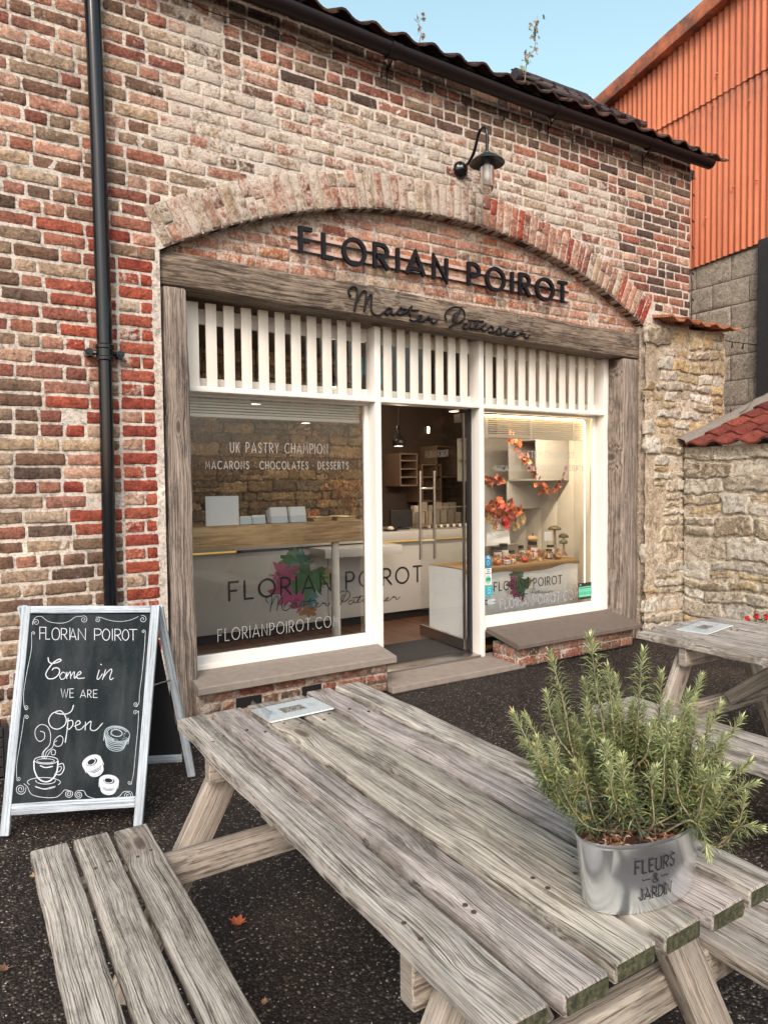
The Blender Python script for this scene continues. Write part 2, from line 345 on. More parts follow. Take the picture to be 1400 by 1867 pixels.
M_beam = wood('old_oak', (.27, .21, .155), (.12, .086, .058), (.032, .022, .016), freq=1.5, dirtamt=.95, dirt=(.05, .04, .035), bs=1.0)
M_post = wood('grey_oak_post', (.38, .31, .255), (.17, .13, .10), (.04, .032, .027), dirtamt=.85, dirt=(.04, .036, .034), bs=1.0, freq=1.3)
M_brace = wood('pine_brace', (.43, .375, .31), (.29, .24, .195), (.12, .092, .07), dirtamt=.5, knots=True, freq=2.0)
M_sign = wood('whitewashed_wood', (.50, .55, .585), (.39, .44, .48), (.14, .165, .19), freq=2.0, dirtamt=.4, dirt=(.25, .27, .29), knots=False, bs=.4)
M_counterwood = wood('honey_oak', (.60, .40, .21), (.50, .32, .16), (.36, .21, .10), dirtamt=.1, dirt=(.4, .25, .12), knots=False, bs=.15, rough=.45)
M_floorwood = wood('dark_floor_boards', (.13, .065, .04), (.09, .042, .025), (.04, .02, .013), dirtamt=.2, dirt=(.04, .02, .015), knots=False, bs=.2, rough=.35)
def endgrain():
    m, t, b = mat('mossy_end_grain'); P = N(t, 'ShaderNodeNewGeometry').outputs['Position']
    c = ramp(t, noi(t, P, 85, 8, .8), [(.34, (.012, .011, .008)), (.46, (.035, .036, .016)), (.55, (.075, .075, .032)), (.62, (.11, .085, .06)), (.72, (.26, .22, .17))])
    L(t, c, b.inputs['Base Color']); b.inputs['Roughness'].default_value = .95; bump(t, b, noi(t, P, 120, 5, .7), .8, .006); return m
M_end = endgrain()
def asphalt():
    m, t, b = mat('resin_bound_tarmac'); b.inputs['Specular IOR Level'].default_value = .25; P = N(t, 'ShaderNodeNewGeometry').outputs['Position']
    vo = N(t, 'ShaderNodeTexVoronoi', Scale=105.0); L(t, P, vo.inputs['Vector'])
    sp = N(t, 'ShaderNodeSeparateColor'); L(t, vo.outputs['Color'], sp.inputs[0])
    c = ramp(t, sp.outputs[0], [(.0, (.017, .012, .010)), (.38, (.036, .026, .021)), (.60, (.07, .052, .042)), (.80, (.145, .115, .095)), (.93, (.36, .31, .265))], 'CONSTANT')
    edge = ramp(t, vo.outputs['Distance'], [(.25, 1.0), (.6, .18)])
    c = mix(t, 1.0, c, edge, 'MULTIPLY')
    c = mix(t, ramp(t, noi(t, P, 1.4, 5, .6), [(.35, 0.0), (.7, .6)]), c, (.040, .030, .026))
    c = mix(t, 1.0, c, ramp(t, noi(t, P, .9, 6, .7, .5), [(.3, (.62, .62, .62)), (.55, (1.0, .98, .95)), (.75, (1.9, 1.7, 1.5))]), 'MULTIPLY')
    L(t, c, b.inputs['Base Color']); b.inputs['Roughness'].default_value = .75
    h = math_(t, 'SUBTRACT', 1.0, vo.outputs['Distance']); bump(t, b, h, .9, .008); return m
M_ground = asphalt()
M_white = simple('cream_white_paint', (.75, .715, .655), .38, var=.08, scale=3, bmp=.08, bscale=25)
M_slat = simple('cream_slat_paint', (.70, .65, .56), .5, var=.07, scale=4, bmp=.1, bscale=30)
M_black = simple('satin_black_letters', (.010, .009, .011), .55, var=0, spec=.18)
M_iron = simple('black_gloss_iron', (.006, .007, .009), .09, var=0, spec=.4, bmp=.05, bscale=10)
M_gutter = simple('black_gutter', (.014, .009, .009), .45, var=.3, bmp=.1, spec=.3)
M_lampg = simple('dark_green_enamel', (.012, .022, .024), .3, var=.1)
M_slab = simple('stone_sill', (.24, .20, .165), .85, var=.3, scale=18, bmp=.35, bscale=90)
M_slabd = simple('dark_stone_sill', (.13, .10, .082), .85, var=.3, scale=18, bmp=.35, bscale=90)
M_board = simple('chalkboard_slate', (.013, .018, .020), .85, var=.5, scale=4, spec=.12)
def board_dust():
    t = M_board.node_tree; b = t.nodes['Principled BSDF']; g = N(t, 'ShaderNodeTexCoord').outputs['Object']
    mp = N(t, 'ShaderNodeMapping'); mp.inputs['Scale'].default_value = (9, 9, 2.2); L(t, g, mp.inputs[0])
    f = ramp(t, noi(t, mp.outputs[0], 1.0, 6, .65, .6), [(.42, 0.0), (.75, .75)])
    c = mix(t, f, (.012, .017, .019), (.055, .062, .064)); c = mix(t, ramp(t, noi(t, g, 120, 4), [(.6, 0.0), (.75, .5)]), c, (.07, .08, .08)); L(t, c, b.inputs['Base Color'])
board_dust()
M_chalk = simple('chalk_line', (.50, .53, .56), .9, var=.45, scale=70)
M_chalkb = simple('blue_chalk', (.33, .39, .43), .9, var=.2)
M_vinylw = simple('white_vinyl', (.33, .315, .29), .6, var=0)
M_vinylg = simple('grey_vinyl', (.30, .30, .33), .6, var=0)
M_vinylk = simple('black_vinyl', (.012, .012, .014), .5, var=0)
M_panelw = simple('white_laminate', (.41, .395, .38), .3, var=.03)
M_card = simple('white_card', (.76, .78, .80), .6, var=.03)
M_steel = simple('brushed_steel', (.52, .48, .45), .28, metal=1.0, var=.08, scale=30)
M_dark = simple('dark_plastic', (.012, .011, .011), .4, var=0)
M_brown = simple('brown_painted_wall', (.045, .026, .018), .7, var=.1)
M_ceil = simple('dark_ceiling', (.05, .032, .024), .8, var=.1)
M_soilm = simple('potting_bark', (.07, .035, .024), .95, var=.6, scale=50, bmp=1.0, bscale=120)
M_gold = simple('gold_tin', (.55, .42, .22), .3, metal=.8)
M_cloth = simple('hessian_cloth', (.24, .15, .07), .95, var=.25, scale=60, bmp=.5, bscale=200)
M_mat = simple('door_mat', (.018, .015, .015), .95, var=.5, scale=120, bmp=.6, bscale=200)
M_lead = simple('mortar_flashing', (.19, .165, .14), .95, var=.5, scale=40, bmp=.9, bscale=60)
M_lichen = simple('dark_ridge_tile', (.03, .024, .024), .9, var=.5, scale=20, bmp=.6)
M_blackpost = simple('black_tarred_timber', (.018, .017, .018), .75, var=.6, scale=12, bmp=.6, bscale=40)
M_led = simple('warm_led_strip', (1, .8, .5), .5, var=0, emit=(1, .72, .40), es=7)
M_ledy = simple('yellow_led_strip', (1, .7, .3), .5, var=0, emit=(1, .60, .13), es=.28)
M_spot = simple('lit_lamp_face', (1, .9, .8), .5, var=0, emit=(1, .85, .68), es=3.2)
def vcol(name, rough=.6, metal=0, trans=0.0, var=.3, scale=30, spec=.4, bmp=0):
    m, t, b = mat(name); a = N(t, 'ShaderNodeAttribute', attribute_name='col'); P = N(t, 'ShaderNodeNewGeometry').outputs['Position']
    c = mix(t, 1.0, a.outputs['Color'], ramp(t, noi(t, P, scale, 4), [(.3, 1-var), (.7, 1+var)]), 'MULTIPLY')
    L(t, c, b.inputs['Base Color']); b.inputs['Roughness'].default_value = rough; b.inputs['Metallic'].default_value = metal
    b.inputs['Specular IOR Level'].default_value = spec
    if trans: b.inputs['Transmission Weight'].default_value = 0; b.inputs['Subsurface Weight'].default_value = 0
    if bmp: bump(t, b, noi(t, P, scale*3, 4), bmp, .004)
    return m
M_v = vcol('painted_small_goods', .55, var=.1)
M_leaf = vcol('leaf_surface', .55, var=.25, scale=60)
def tin():
    m, t, b = mat('galvanised_tin'); g = N(t, 'ShaderNodeTexCoord').outputs['Object']
    n = noi(t, g, 9, 3, .5, .4); L(t, ramp(t, n, [(.3, (.74, .78, .82)), (.7, (.82, .86, .90))]), b.inputs['Base Color'])
    b.inputs['Metallic'].default_value = .93; L(t, ramp(t, noi(t, g, 22, 4), [(.3, .17), (.7, .24)]), b.inputs['Roughness'])
    bump(t, b, noi(t, g, 5, 1, .3), .3, .012); return m
M_tin = tin()
def orange():
    m, t, b = mat('orange_corrugated_sheet'); P = N(t, 'ShaderNodeNewGeometry').outputs['Position']
    c = mix(t, ramp(t, noi(t, P, 1.6, 6, .7), [(.4, 0.0), (.8, .7)]), (.55, .155, .058), (.40, .10, .042))
    mp = N(t, 'ShaderNodeMapping'); mp.inputs['Scale'].default_value = (1, 14, .7); L(t, P, mp.inputs[0])
    c = mix(t, ramp(t, noi(t, mp.outputs[0], 1.3, 6, .75), [(.48, 0.0), (.72, .55)]), c, (.27, .062, .03))
    c = mix(t, ramp(t, noi(t, mp.outputs[0], 2.9, 6, .7), [(.58, 0.0), (.75, .4)]), c, (.62, .26, .15))
    c = mix(t, ramp(t, noi(t, P, 40, 6, .7), [(.55, 0.0), (.8, .5)]), c, (.24, .06, .03))
    at = N(t, 'ShaderNodeAttribute', attribute_name='col')
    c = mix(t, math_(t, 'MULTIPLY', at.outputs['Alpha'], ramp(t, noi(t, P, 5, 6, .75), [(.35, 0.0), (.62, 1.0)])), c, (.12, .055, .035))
    L(t, c, b.inputs['Base Color']); b.inputs['Roughness'].default_value = .62; bump(t, b, noi(t, P, 60, 4), .15, .003); return m
M_orange = orange()
def glass(name, tint=(.93, .95, .94), k=1.0, ior=1.5, rough=0.0):
    m = bpy.data.materials.new(name); m.use_nodes = True; t = m.node_tree; t.nodes.clear()
    o = N(t, 'ShaderNodeOutputMaterial'); tr = N(t, 'ShaderNodeBsdfTransparent'); tr.inputs[0].default_value = (*tint, 1)
    gl = N(t, 'ShaderNodeBsdfGlossy', Roughness=rough); fr = N(t, 'ShaderNodeFresnel', IOR=ior); mx = N(t, 'ShaderNodeMixShader')
    L(t, math_(t, 'MULTIPLY', fr.outputs[0], k), mx.inputs[0]); L(t, tr.outputs[0], mx.inputs[1]); L(t, gl.outputs[0], mx.inputs[2]); L(t, mx.outputs[0], o.inputs[0]); return m
M_glass = glass('window_glass', (.91, .92, .90), 1.7)
M_doorglass = glass('door_glass', (.88, .89, .87), .16)
M_jar = glass('frosted_lamp_glass', (.80, .76, .72), 1.6)
M_acr = glass('clear_acrylic', (.93, .95, .96), .25)
# ------------------------------------------------------------------ masonry builders
def brick(mb, T, x0, x1, z0, z1, d, col, lime=0.0, back=.016, rough=.0026, ed=.006, nx=None, nz_=5, wob=.004):
    """one irregular worn brick; T(x, z, d) -> world with d outwards"""
    w, h = x1-x0, z1-z0; s = random.uniform(0, 500)
    if nx is None: nx = max(4, min(10, int(w/.03)+2))
    def grid(a, b, n):
        e = min(ed, (b-a)*.2)
        return [a, a+e]+[lerp(a+e, b-e, i/(n-3)) for i in range(1, n-3)]+[b-e, b]
    gx, gz = grid(x0, x1, nx), grid(z0, z1, nz_)
    tilt = random.uniform(-.014, .014); tz = random.uniform(-.02, .02)
    cx, cz = (x0+x1)/2, (z0+z1)/2; rr = min(.5*h, .012)
    vs = []; cols = []; chip = [random.random() < .28 for _ in range(4)]
    for iz, z in enumerate(gz):
        for ix, x in enumerate(gx):
            edge = ix in (0, nx-1) or iz in (0, nz_-1)
            corner = (ix in (0, nx-1)) and (iz in (0, nz_-1))
            nxw = nz(x*14+s, z*14, 3)*wob+nz(x*55+s, z*55, 3)*wob*.7; nzw = nz(x*14, z*14+s, 8)*wob+nz(x*55, z*55+s, 8)*wob*.7
            px, pz = x+nxw, z+nzw
            if corner:
                k = .010 if chip[(ix > 0)*2+(iz > 0)] else .003
                px += k*(1 if ix == 0 else -1); pz += k*.8*(1 if iz == 0 else -1)
            dd = d+(x-cx)*tilt+(z-cz)*tz+nz(x*22+s, z*22, 1)*rough*1.4+nz(x*60+s, z*60, 4)*rough*.8
            if edge: dd = d-.004+nz(x*30, z*30+s, 2)*.0015
            vs.append(T(px, pz, dd))
            v = 1+nz(x*18+s, z*18, 12)*.28
            cols.append((col[0]*v, col[1]*v, col[2]*v, lime+nz(x*9+s, z*9, 15)*.16+(.42 if edge else 0)))
    fs = [(iz*nx+ix, iz*nx+ix+1, (iz+1)*nx+ix+1, (iz+1)*nx+ix) for iz in range(nz_-1) for ix in range(nx-1)]
    n0 = len(vs)
    rim = [ix for ix in range(nx)]+[iz*nx+nx-1 for iz in range(1, nz_)]+[(nz_-1)*nx+ix for ix in range(nx-2, -1, -1)]+[iz*nx for iz in range(nz_-2, 0, -1)]
    rp = [(gx[i % nx], gz[i//nx]) for i in rim]
    for i, (x, z) in zip(rim, rp):
        vs.append(T(x+nz(x*14+s, z*14, 3)*wob+nz(x*55+s, z*55, 3)*wob*.7, z+nz(x*14, z*14+s, 8)*wob+nz(x*55, z*55+s, 8)*wob*.7, d-back)); cols.append(cols[i])
    K = len(rim)
    fs += [(rim[k], n0+k, n0+(k+1) % K, rim[(k+1) % K]) for k in range(K)]
    mb.add(vs, fs, 0, cols)
def mortar_grid(mb, T, x0, x1, z0, z1, st=.05, col=(.60, .52, .44), keep=None, d=0.0, zlow=None, amp=.004, lime=.45):
    nx = max(1, int((x1-x0)/st)); n2 = max(1, int((z1-z0)/st)); vs = []; cols = []
    for j in range(n2+1):
        for i in range(nx+1):
            x = lerp(x0, x1, i/nx); lo = zlow(x) if zlow else z0
            z = lerp(lo, z1, j/n2)
            vs.append(T(x, z, d+nz(x*9, z*9, 3)*amp)); v = 1+nz(x*4, z*4, 9)*.3
            cols.append((col[0]*v, col[1]*v, col[2]*v, lime+nz(x*3, z*3, 2)*.3))
    fs = [(j*(nx+1)+i, j*(nx+1)+i+1, (j+1)*(nx+1)+i+1, (j+1)*(nx+1)+i) for j in range(n2) for i in range(nx)]
    mb.add(vs, fs, 0, cols)
RED = [(.26, .095, .065), (.31, .125, .08), (.22, .085, .06), (.34, .155, .10), (.29, .135, .095)]
BRIGHT = [(.30, .062, .038), (.33, .078, .045), (.26, .055, .037), (.34, .095, .058)]
BROWN = [(.18, .10, .066), (.22, .14, .092), (.16, .095, .064), (.25, .17, .115)]
TAN = [(.40, .28, .18), (.36, .25, .17), (.42, .31, .22), (.31, .22, .15)]
PINK = [(.42, .22, .15), (.45, .27, .19), (.38, .19, .13)]
DARK = [(.115, .072, .052), (.14, .09, .065), (.095, .063, .05)]
def pick(*w):
    t = random.uniform(0, sum(k for k, _ in w))
    for k, p in w:
        t -= k
        if t <= 0: return jit(random.choice(p), .14)
    return jit(random.choice(w[-1][1]))
AX, AZ, AR1, AR2 = 3.34, -1.006, 4.49, 4.73
WY = 4.335                                   # face of the mortar bed
TW = lambda x, z, d: (x, WY-d, z)
def courses(mb, T, xa, xb, za, zb, ch, colf, cut=None, hdr=None, d=.0055, stagger=.11):
    """rows of bricks; cut(z0,z1) -> list of x intervals to fill"""
    z = za; r = 0
    while z < zb-.02:
        z1 = min(z+ch*random.uniform(.97, 1.03), zb)
        ivs = cut(z, z1) if cut else [(xa, xb)]
        for (a, b) in ivs:
            x = a-random.uniform(0, .2) if a == xa else a
            x = max(x, a) if a != xa else a
            first = True
            rowh = (r % 4 == 3) if hdr is None else hdr(r, (a+b)/2)
            while x < b-.03:
                L_ = random.uniform(.112, .128) if (random.random() < (.85 if rowh else .2)) else random.uniform(.225, .262)
                if first and r % 2: L_ = .12
                first = False
                e = min(x+L_, b)
                if b-e < .05: e = b
                c, li = colf((x+e)/2, (z+z1)/2)
                dz = nz(x*1.3, z*7, 4)*.006
                if random.random() > .012:
                    brick(mb, T, x+.0075, e-.0075, z+.0082+dz, z1-.0082+dz, d+random.uniform(-.003, .003), c, li)
                x = e
        z = z1; r += 1
def wallcol(x, z):
    """colour zones of the old wall"""
    n = nz(x*.9, z*1.1, 2)+.5*nz(x*2.5, z*2.5, 7)
    if x > 5.25 and z < 4.1: return pick((3, DARK), (3, RED), (2, BROWN), (1, PINK)), .08+.25*max(0, n)
    if z > 4.12+.05*n and x > 1.6: return pick((2, RED), (4, BROWN), (1, DARK), (1, PINK)), .12
    pale = min(1, 1.25*math.exp(-((x-3.0)/2.0)**2)*math.exp(-((z-3.76)/.46)**2))
    if .55 < x < .95 and 1.2 < z < 2.95 and random.random() < .6: return pick((3, BRIGHT), (2, RED), (1, PINK)), .12+.2*n
    if x < 1.2:
        if z > 3.2: return pick((3, RED), (3, PINK), (3, BROWN), (2, TAN)), .22+.2*n
        if z > 2.0: return pick((4, RED), (3, BROWN), (1.4, TAN), (1, DARK), (1, PINK)), .08+.22*n
        return pick((2.2, RED), (4, BROWN), (2.6, TAN), (1.4, DARK)), .02+.22*n
    if random.random() < pale*1.15: return pick((5, TAN), (2.4, PINK), (.35, RED), (.2, BROWN)), .66+.25*n
    if z > 3.85 and x > 2.0: return pick((4, RED), (2, PINK), (1.5, TAN), (1.5, BROWN), (.3, DARK)), .34+.2*n
    return pick((2.6, RED), (3.4, PINK), (3.4, TAN), (1.4, BROWN)), .38+.25*n
def arch_cut(z0, z1):
    """main wall rows: leave out the opening and the ring of the arch"""
    zm = (z0+z1)/2; R = 6.20+.015*math.sin(zm*40)
    if zm < 2.86: ivs = [(-1.6, .885)]
    elif zm < 3.13: ivs = [(-1.6, 1.13-.02)] if zm < 2.93 else [(-1.6, 1.12-(zm-2.93)*.28)]
    else:
        q = AR2**2-(zm-AZ)**2
        if q <= 0: return [(-1.6, R)]
        h = math.sqrt(q); return [(-1.6, max(-1.6, AX-h)), (AX+h, R)]
    if zm > 2.95:
        q = AR2**2-(zm-AZ)**2; ivs.append((AX+math.sqrt(max(q, 0)), R))
    return ivs
bld = thing('shop_building', 'old brick bakery shop with a wide arched opening, oak lintel and cream timber shopfront', 'building', (3.3, 4.35, 0))
mb = MB()
courses(mb, TW, -1.6, 6.2, 0, 4.62, .0808, wallcol, cut=arch_cut, hdr=lambda r, x: (r % 2 == 0 and x > 2 and r > 46) or r % 5 == 3)
# quoin of bright red bricks beside the left post
z = 0.0; r = 0
while z < 2.85:
    if r % 2 == 0: segs = [(.885, 1.128, BRIGHT, .02)]
    else: segs = [(.885, 1.01, BRIGHT if random.random() < .4 else PINK if random.random() < .6 else TAN, .38), (1.01, 1.128, BRIGHT, .1)]
    for (a, b, p, li) in segs:
        c = jit(random.choice(p if z > .3 else BROWN), .12)
        def TQ(x, zz, d, a=a):                     # rounded corner towards the opening
            k = max(0, x-1.06)/.068
            return (x-.006*k, WY-d+.03*k*k, zz)
        brick(mb, TQ, a+.007, b-.006, z+.0075, z+.0808-.0075, .006, c, li)
    z += .0808; r += 1
wall = mb.build('brickwork', M_brick, bld, True)
# mortar bed
mb = MB()
def arch_low(x):
    q = AR1**2-(x-AX)**2
    return AZ+math.sqrt(q)-.0 if abs(x-AX) < 2.205 else 2.9
mortar_grid(mb, TW, -1.6, 1.13, 0, 4.66); mortar_grid(mb, TW, 1.13, 5.53, 2.9, 4.66, zlow=arch_low); mortar_grid(mb, TW, 5.53, 6.2, 0, 4.66)
mb.box(6.195, 6.2, WY, 7.4, 0, 4.6, col=(.3, .2, .15, .3)); mb.box(-1.6, -1.595, WY, 7.4, 0, 4.6, col=(.3, .2, .15, .3))
mb.box(1.05, 1.13, WY+.002, 4.62, 0, 2.92, col=(.10, .05, .035, 0)); mb.box(5.506, 5.6, WY+.03, 4.62, 0, 2.92, col=(.4, .32, .24, .3))
mb.build('mortar_bed', M_mortar, bld)
# arch ring
mb = MB(); a0 = -math.asin((AX-1.10)/4.6); a1 = math.asin((5.56-AX)/4.6); n = 66
def TA(s, rr, d):
    a = s/4.6; return (AX+rr*math.sin(a), WY-d, AZ+rr*math.cos(a))
for i in range(n):
    s0, s1 = lerp(a0, a1, i/n)*4.6, lerp(a0, a1, (i+1)/n)*4.6
    xm = (s0+s1)/2; t = i/n
    pal = (lambda: pick((4, PINK), (4, TAN), (2, RED))) if t < .55 else (lambda: pick((5, PINK), (3, RED), (2, BRIGHT), (1, TAN)))
    lim = .55 if t < .55 else .33
    spl = random.choice([None, None, None, None, .115, .14])
    rad = [(AR1, AR2+random.uniform(-.01, .012))] if spl is None else [(AR1, AR1+spl), (AR1+spl, AR2+random.uniform(-.01, .012))]
    for (ra, rb) in rad:
        c = pal()
        brick(mb, TA, s0+.004, s1-.004, ra+.003, rb-.003, .014+random.uniform(-.004, .006), c, lim+random.uniform(-.15, .15), back=.10 if ra == AR1 else .02, nx=5, nz_=8 if spl is None else 5, wob=.005, rough=.0025)
mb.build('brick_arch', M_brick, bld, True)
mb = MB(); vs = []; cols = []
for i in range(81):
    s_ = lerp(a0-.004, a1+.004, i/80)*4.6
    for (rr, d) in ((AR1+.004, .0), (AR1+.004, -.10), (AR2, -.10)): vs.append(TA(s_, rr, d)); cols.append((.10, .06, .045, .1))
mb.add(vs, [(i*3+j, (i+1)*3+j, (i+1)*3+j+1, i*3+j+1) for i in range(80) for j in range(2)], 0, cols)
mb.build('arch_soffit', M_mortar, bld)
# infill under the arch
TT = lambda x, z, d: (x, 4.425-d, z)
mb = MB()
def tymcut(z0, z1):
    q = (AR1+.03)**2-((z0+z1)/2-AZ)**2
    if q <= 0: return []
    h = math.sqrt(q); return [(max(1.1, AX-h), min(5.56, AX+h))]
courses(mb, TT, 1.1, 5.56, 2.83, 3.5, .0785, lambda x, z: (pick((5, PINK), (2.2, [(.45, .19, .10), (.42, .16, .085)]), (1.3, RED), (2, TAN)), .36+.22*nz(x*1.5, z*2, 5)), cut=tymcut, d=.007, hdr=lambda r, x: False)
mb.build('arch_infill', M_brick, bld, True)
mb = MB(); mortar_grid(mb, TT, 1.08, 5.58, 2.8, 3.52, col=(.46, .36, .29)); mb.build('arch_infill_mortar', M_mortar, bld)
# lintel and posts
mb = MB(); mb.plank((1.132, 4.49, 2.814), (5.512, 4.49, 2.728), (0, 0, 1), .24, .205, .012, 60, 0, .004, 3.3, t2=.232, rough=.004)
mb.build('oak_lintel', M_beam, bld, True)
mb = MB(); mb.plank((1.222, 4.49, 2.705), (1.238, 4.49, 0), (0, 1, 0), .155, .24, .014, 40, 0, .005, 12.1, rough=.005); mb.build('oak_post', M_post, bld, True)
mb = MB(); mb.plank((5.395, 4.475, 2.61), (5.385, 4.475, 0), (0, 1, 0), .215, .21, .014, 40, 0, .004, 27.4, rough=.005); mb.build('oak_post', M_post, bld, True)
# ------------------------------------------------------------------ shopfront joinery (faces butt against each other)
F0, F1, GY = 4.54, 4.685, 4.668
mb = MB()
mb.box(2.745, 2.797, F0, F1, .05, 2.66, bev=.003); mb.box(3.742, 3.792, F0, F1, .035, 2.66, bev=.003)
mb.box(5.235, 5.292, F0+.001, F1, .26, 2.66, bev=.003); mb.box(1.31, 1.352, F0+.001, F1, .26, 2.66, bev=.003)
for (a, b) in ((1.352, 2.745), (2.797, 3.742), (3.792, 5.235)): mb.box(a, b, F0-.006, F1, 2.10, 2.136, bev=.003)
mb.build('shopfront_frame', M_white, bld, 'auto')
# slatted panels over the transom
for k, (a, b, lead) in enumerate(((1.352, 2.745, 1), (2.797, 3.742, 0), (3.792, 5.235, 0))):
    mb = MB(); x = a
    if lead: mb.box(a, a+.078, 4.567, 4.584, 2.136, 2.68, bev=.002); x = a+.126
    else: x = a+.045
    while x+.07 < b:
        mb.box(x, x+.072, 4.567+random.uniform(-.001, .001), 4.584, 2.136, 2.68+random.uniform(-.002, .002), bev=.002); x += .1215
    mb.build('slat_panel', M_slat, bld, 'auto')
    mb = MB(); mb.box(a, b, 4.655, F1, 2.136, 2.205, bev=.002); mb.box(a, b, 4.655, F1, 2.56, 2.66, bev=.002); f = mb.build('transom_light', M_white, bld, 'auto')
    mb = MB(); mb.add([(a, GY, 2.2), (b, GY, 2.2), (b, GY, 2.57), (a, GY, 2.57)], [(0, 1, 2, 3)]); mb.build('pane', M_glass, f)
def window(a, b, zb):
    mb = MB()
    mb.box(a, b, F0-.004, F1, zb-.065, zb, bev=.003)                       # bottom rail
    mb.add([(a, F0-.002, zb+.0005), (b, F0-.002, zb+.0005), (b, 4.64, zb+.022), (a, 4.64, zb+.022)], [(0, 1, 2, 3)])
    t = .018
    mb.box(a, b, 4.64, F1, zb+.0, zb+.024, bev=.002); mb.box(a, b, 4.64, F1, 2.082, 2.10, bev=.002)
    mb.box(a, a+t, 4.64, F1, zb+.024, 2.082, bev=.002); mb.box(b-.034, b, 4.64, F1, zb+.024, 2.082, bev=.002)
    f = mb.build('window', M_white, bld, 'auto')
    mb = MB(); mb.add([(a, GY, zb), (b, GY, zb), (b, GY, 2.1), (a, GY, 2.1)], [(0, 1, 2, 3)]); mb.build('pane', M_glass, f)
    return f
winL = window(1.352, 2.745, .322); winR = window(3.792, 5.235, .322)
TG = lambda x, z, d: (x, GY-.003-d, z)
mb = MB()
write(mb, 'UK PASTRY CHAMPION', 1.662, 2.405, 1.716, .068, .0058, TG, .42)
mb.build('lettering', M_vinylw, winL); mb = MB()
write(mb, 'MACARONS * CHOCOLATES * DESSERTS', 1.488, 2.578, 1.602, .052, .0052, TG, .42)
mb.build('lettering', M_vinylw, winL); mb = MB()
write(mb, 'FLORIANPOIROT.COM', 1.548, 2.482, .425, .083, .0052, TG, .34)
mb.build('lettering', M_vinylw, winL)
mb = MB()
write(mb, 'UK PASTRY CHAMPION', 4.173, 4.96, 1.704, .058, .0075, TG, .36)
mb.build('lettering', M_vinylw, winR); mb = MB()
write(mb, 'MACARONS * CHOCOLATES * DESSERTS', 4.0, 5.09, 1.586, .048, .0065, TG, .34)
mb.build('lettering', M_vinylw, winR)
mb = MB(); write(mb, 'FLORIANPOIROT.COM', 4.066, 5.03, .388, .082, .0075, TG, .34); mb.build('lettering', M_vinylg, winR)
# ------------------------------------------------------------------ sills, plinths, threshold
def slab(mb, x0, x1, y0, y1, zf, zb, th, xf=None):
    xf = xf or (x0, x1); b = .006
    P = [(xf[0], y0, zf), (xf[1], y0, zf), (x1, y1, zb), (x0, y1, zb)]
    lo = [(p[0], p[1], p[2]-th) for p in P]
    n = 24; vs = []
    for i in range(n+1):
        t = i/n; f_ = V(P[0]).lerp(V(P[1]), t); k_ = V(P[3]).lerp(V(P[2]), t); e = nz(i*.9, zf*9)*.003
        vs += [tuple(k_), (f_.x, f_.y+b, f_.z), (f_.x, f_.y+e, f_.z-b), (f_.x, f_.y+e, f_.z-th+b), (f_.x, f_.y+b, f_.z-th), (k_.x, k_.y, k_.z-th)]
    fs = [(i*6+j, i*6+j+1, (i+1)*6+j+1, (i+1)*6+j) for i in range(n) for j in range(5)]+[tuple(range(5, -1, -1)), tuple(n*6+j for j in range(6))]
    mb.add(vs, fs, 0)
mb = MB(); slab(mb, 1.30, 2.742, 4.20, F0+.02, .262, .283, .05, (1.265, 2.695)); mb.build('window_sill', M_slab, bld)
mb = MB(); slab(mb, 3.80, 5.30, 4.14, F0+.02, .205, .283, .04, (3.80, 5.27)); o = mb.build('window_sill', M_slabd, bld); o['label'] = 'darker sloping stone sill under the right window'
TB_ = lambda x, z, d: (x, 4.27-d, z)
mb = MB()
mb.box(1.3, 2.66, 4.272, 4.5, 0, .212, col=(.40, .31, .24, .4))
def vent(a, b, z0, z1):
    return lambda zz0, zz1: [(1.31, 1.52), (1.70, 1.98), (2.13, 2.655)] if zz0 < .12 < zz1 else [(1.31, 2.655)]
courses(mb, TB_, 1.31, 2.655, 0.0, .21, .07, lambda x, z: (pick((3, RED), (3, BROWN), (2, PINK), (1, DARK)), .32), cut=vent(0, 0, 0, 0), d=.008)
TB2 = lambda x, z, d: (x, 4.22-d, z)
TE = lambda x, z, d: (3.84-d, x, z)
TE2 = lambda x, z, d: (2.66+d, x, z)
courses(mb, TE2, 4.27, 4.5, 0, .21, .07, lambda x, z: (pick((3, PINK), (3, TAN), (1, RED)), .4), d=.005)
mb.build('brick_plinth', M_brick, bld, True)
mb = MB(); mb.box(3.84, 5.25, 4.222, 4.5, 0, .168, col=(.3, .24, .2, .4))
courses(mb, TB2, 3.85, 5.24, 0.0, .165, .0825, lambda x, z: (pick((3, RED), (3, PINK), (3, BROWN), (1, DARK)), .3), d=.008)
courses(mb, TE, 4.22, 4.5, 0, .165, .0825, lambda x, z: (pick((3, PINK), (3, TAN), (1, RED)), .4), d=.005)
mb.build('brick_plinth', M_brick, bld, True)
for (a, b) in ((1.525, 1.695), (1.985, 2.125)):
    mb = MB(); mb.box(a, b, 4.262, 4.2715, .072, .138); mb.build('air_vent', M_dark, bld)
mb = MB(); mb.plank((2.665, 4.42, .012), (3.94, 4.42, .012), (0, 0, 1), .42, .05, .008, 12, 0, .002, 2); mb.build('threshold', M_slab, bld)
mb = MB(); mb.box(2.797, 3.742, 4.53, 4.70, .037, .058, bev=.003); mb.build('door_sill', M_steel, bld, 'auto')
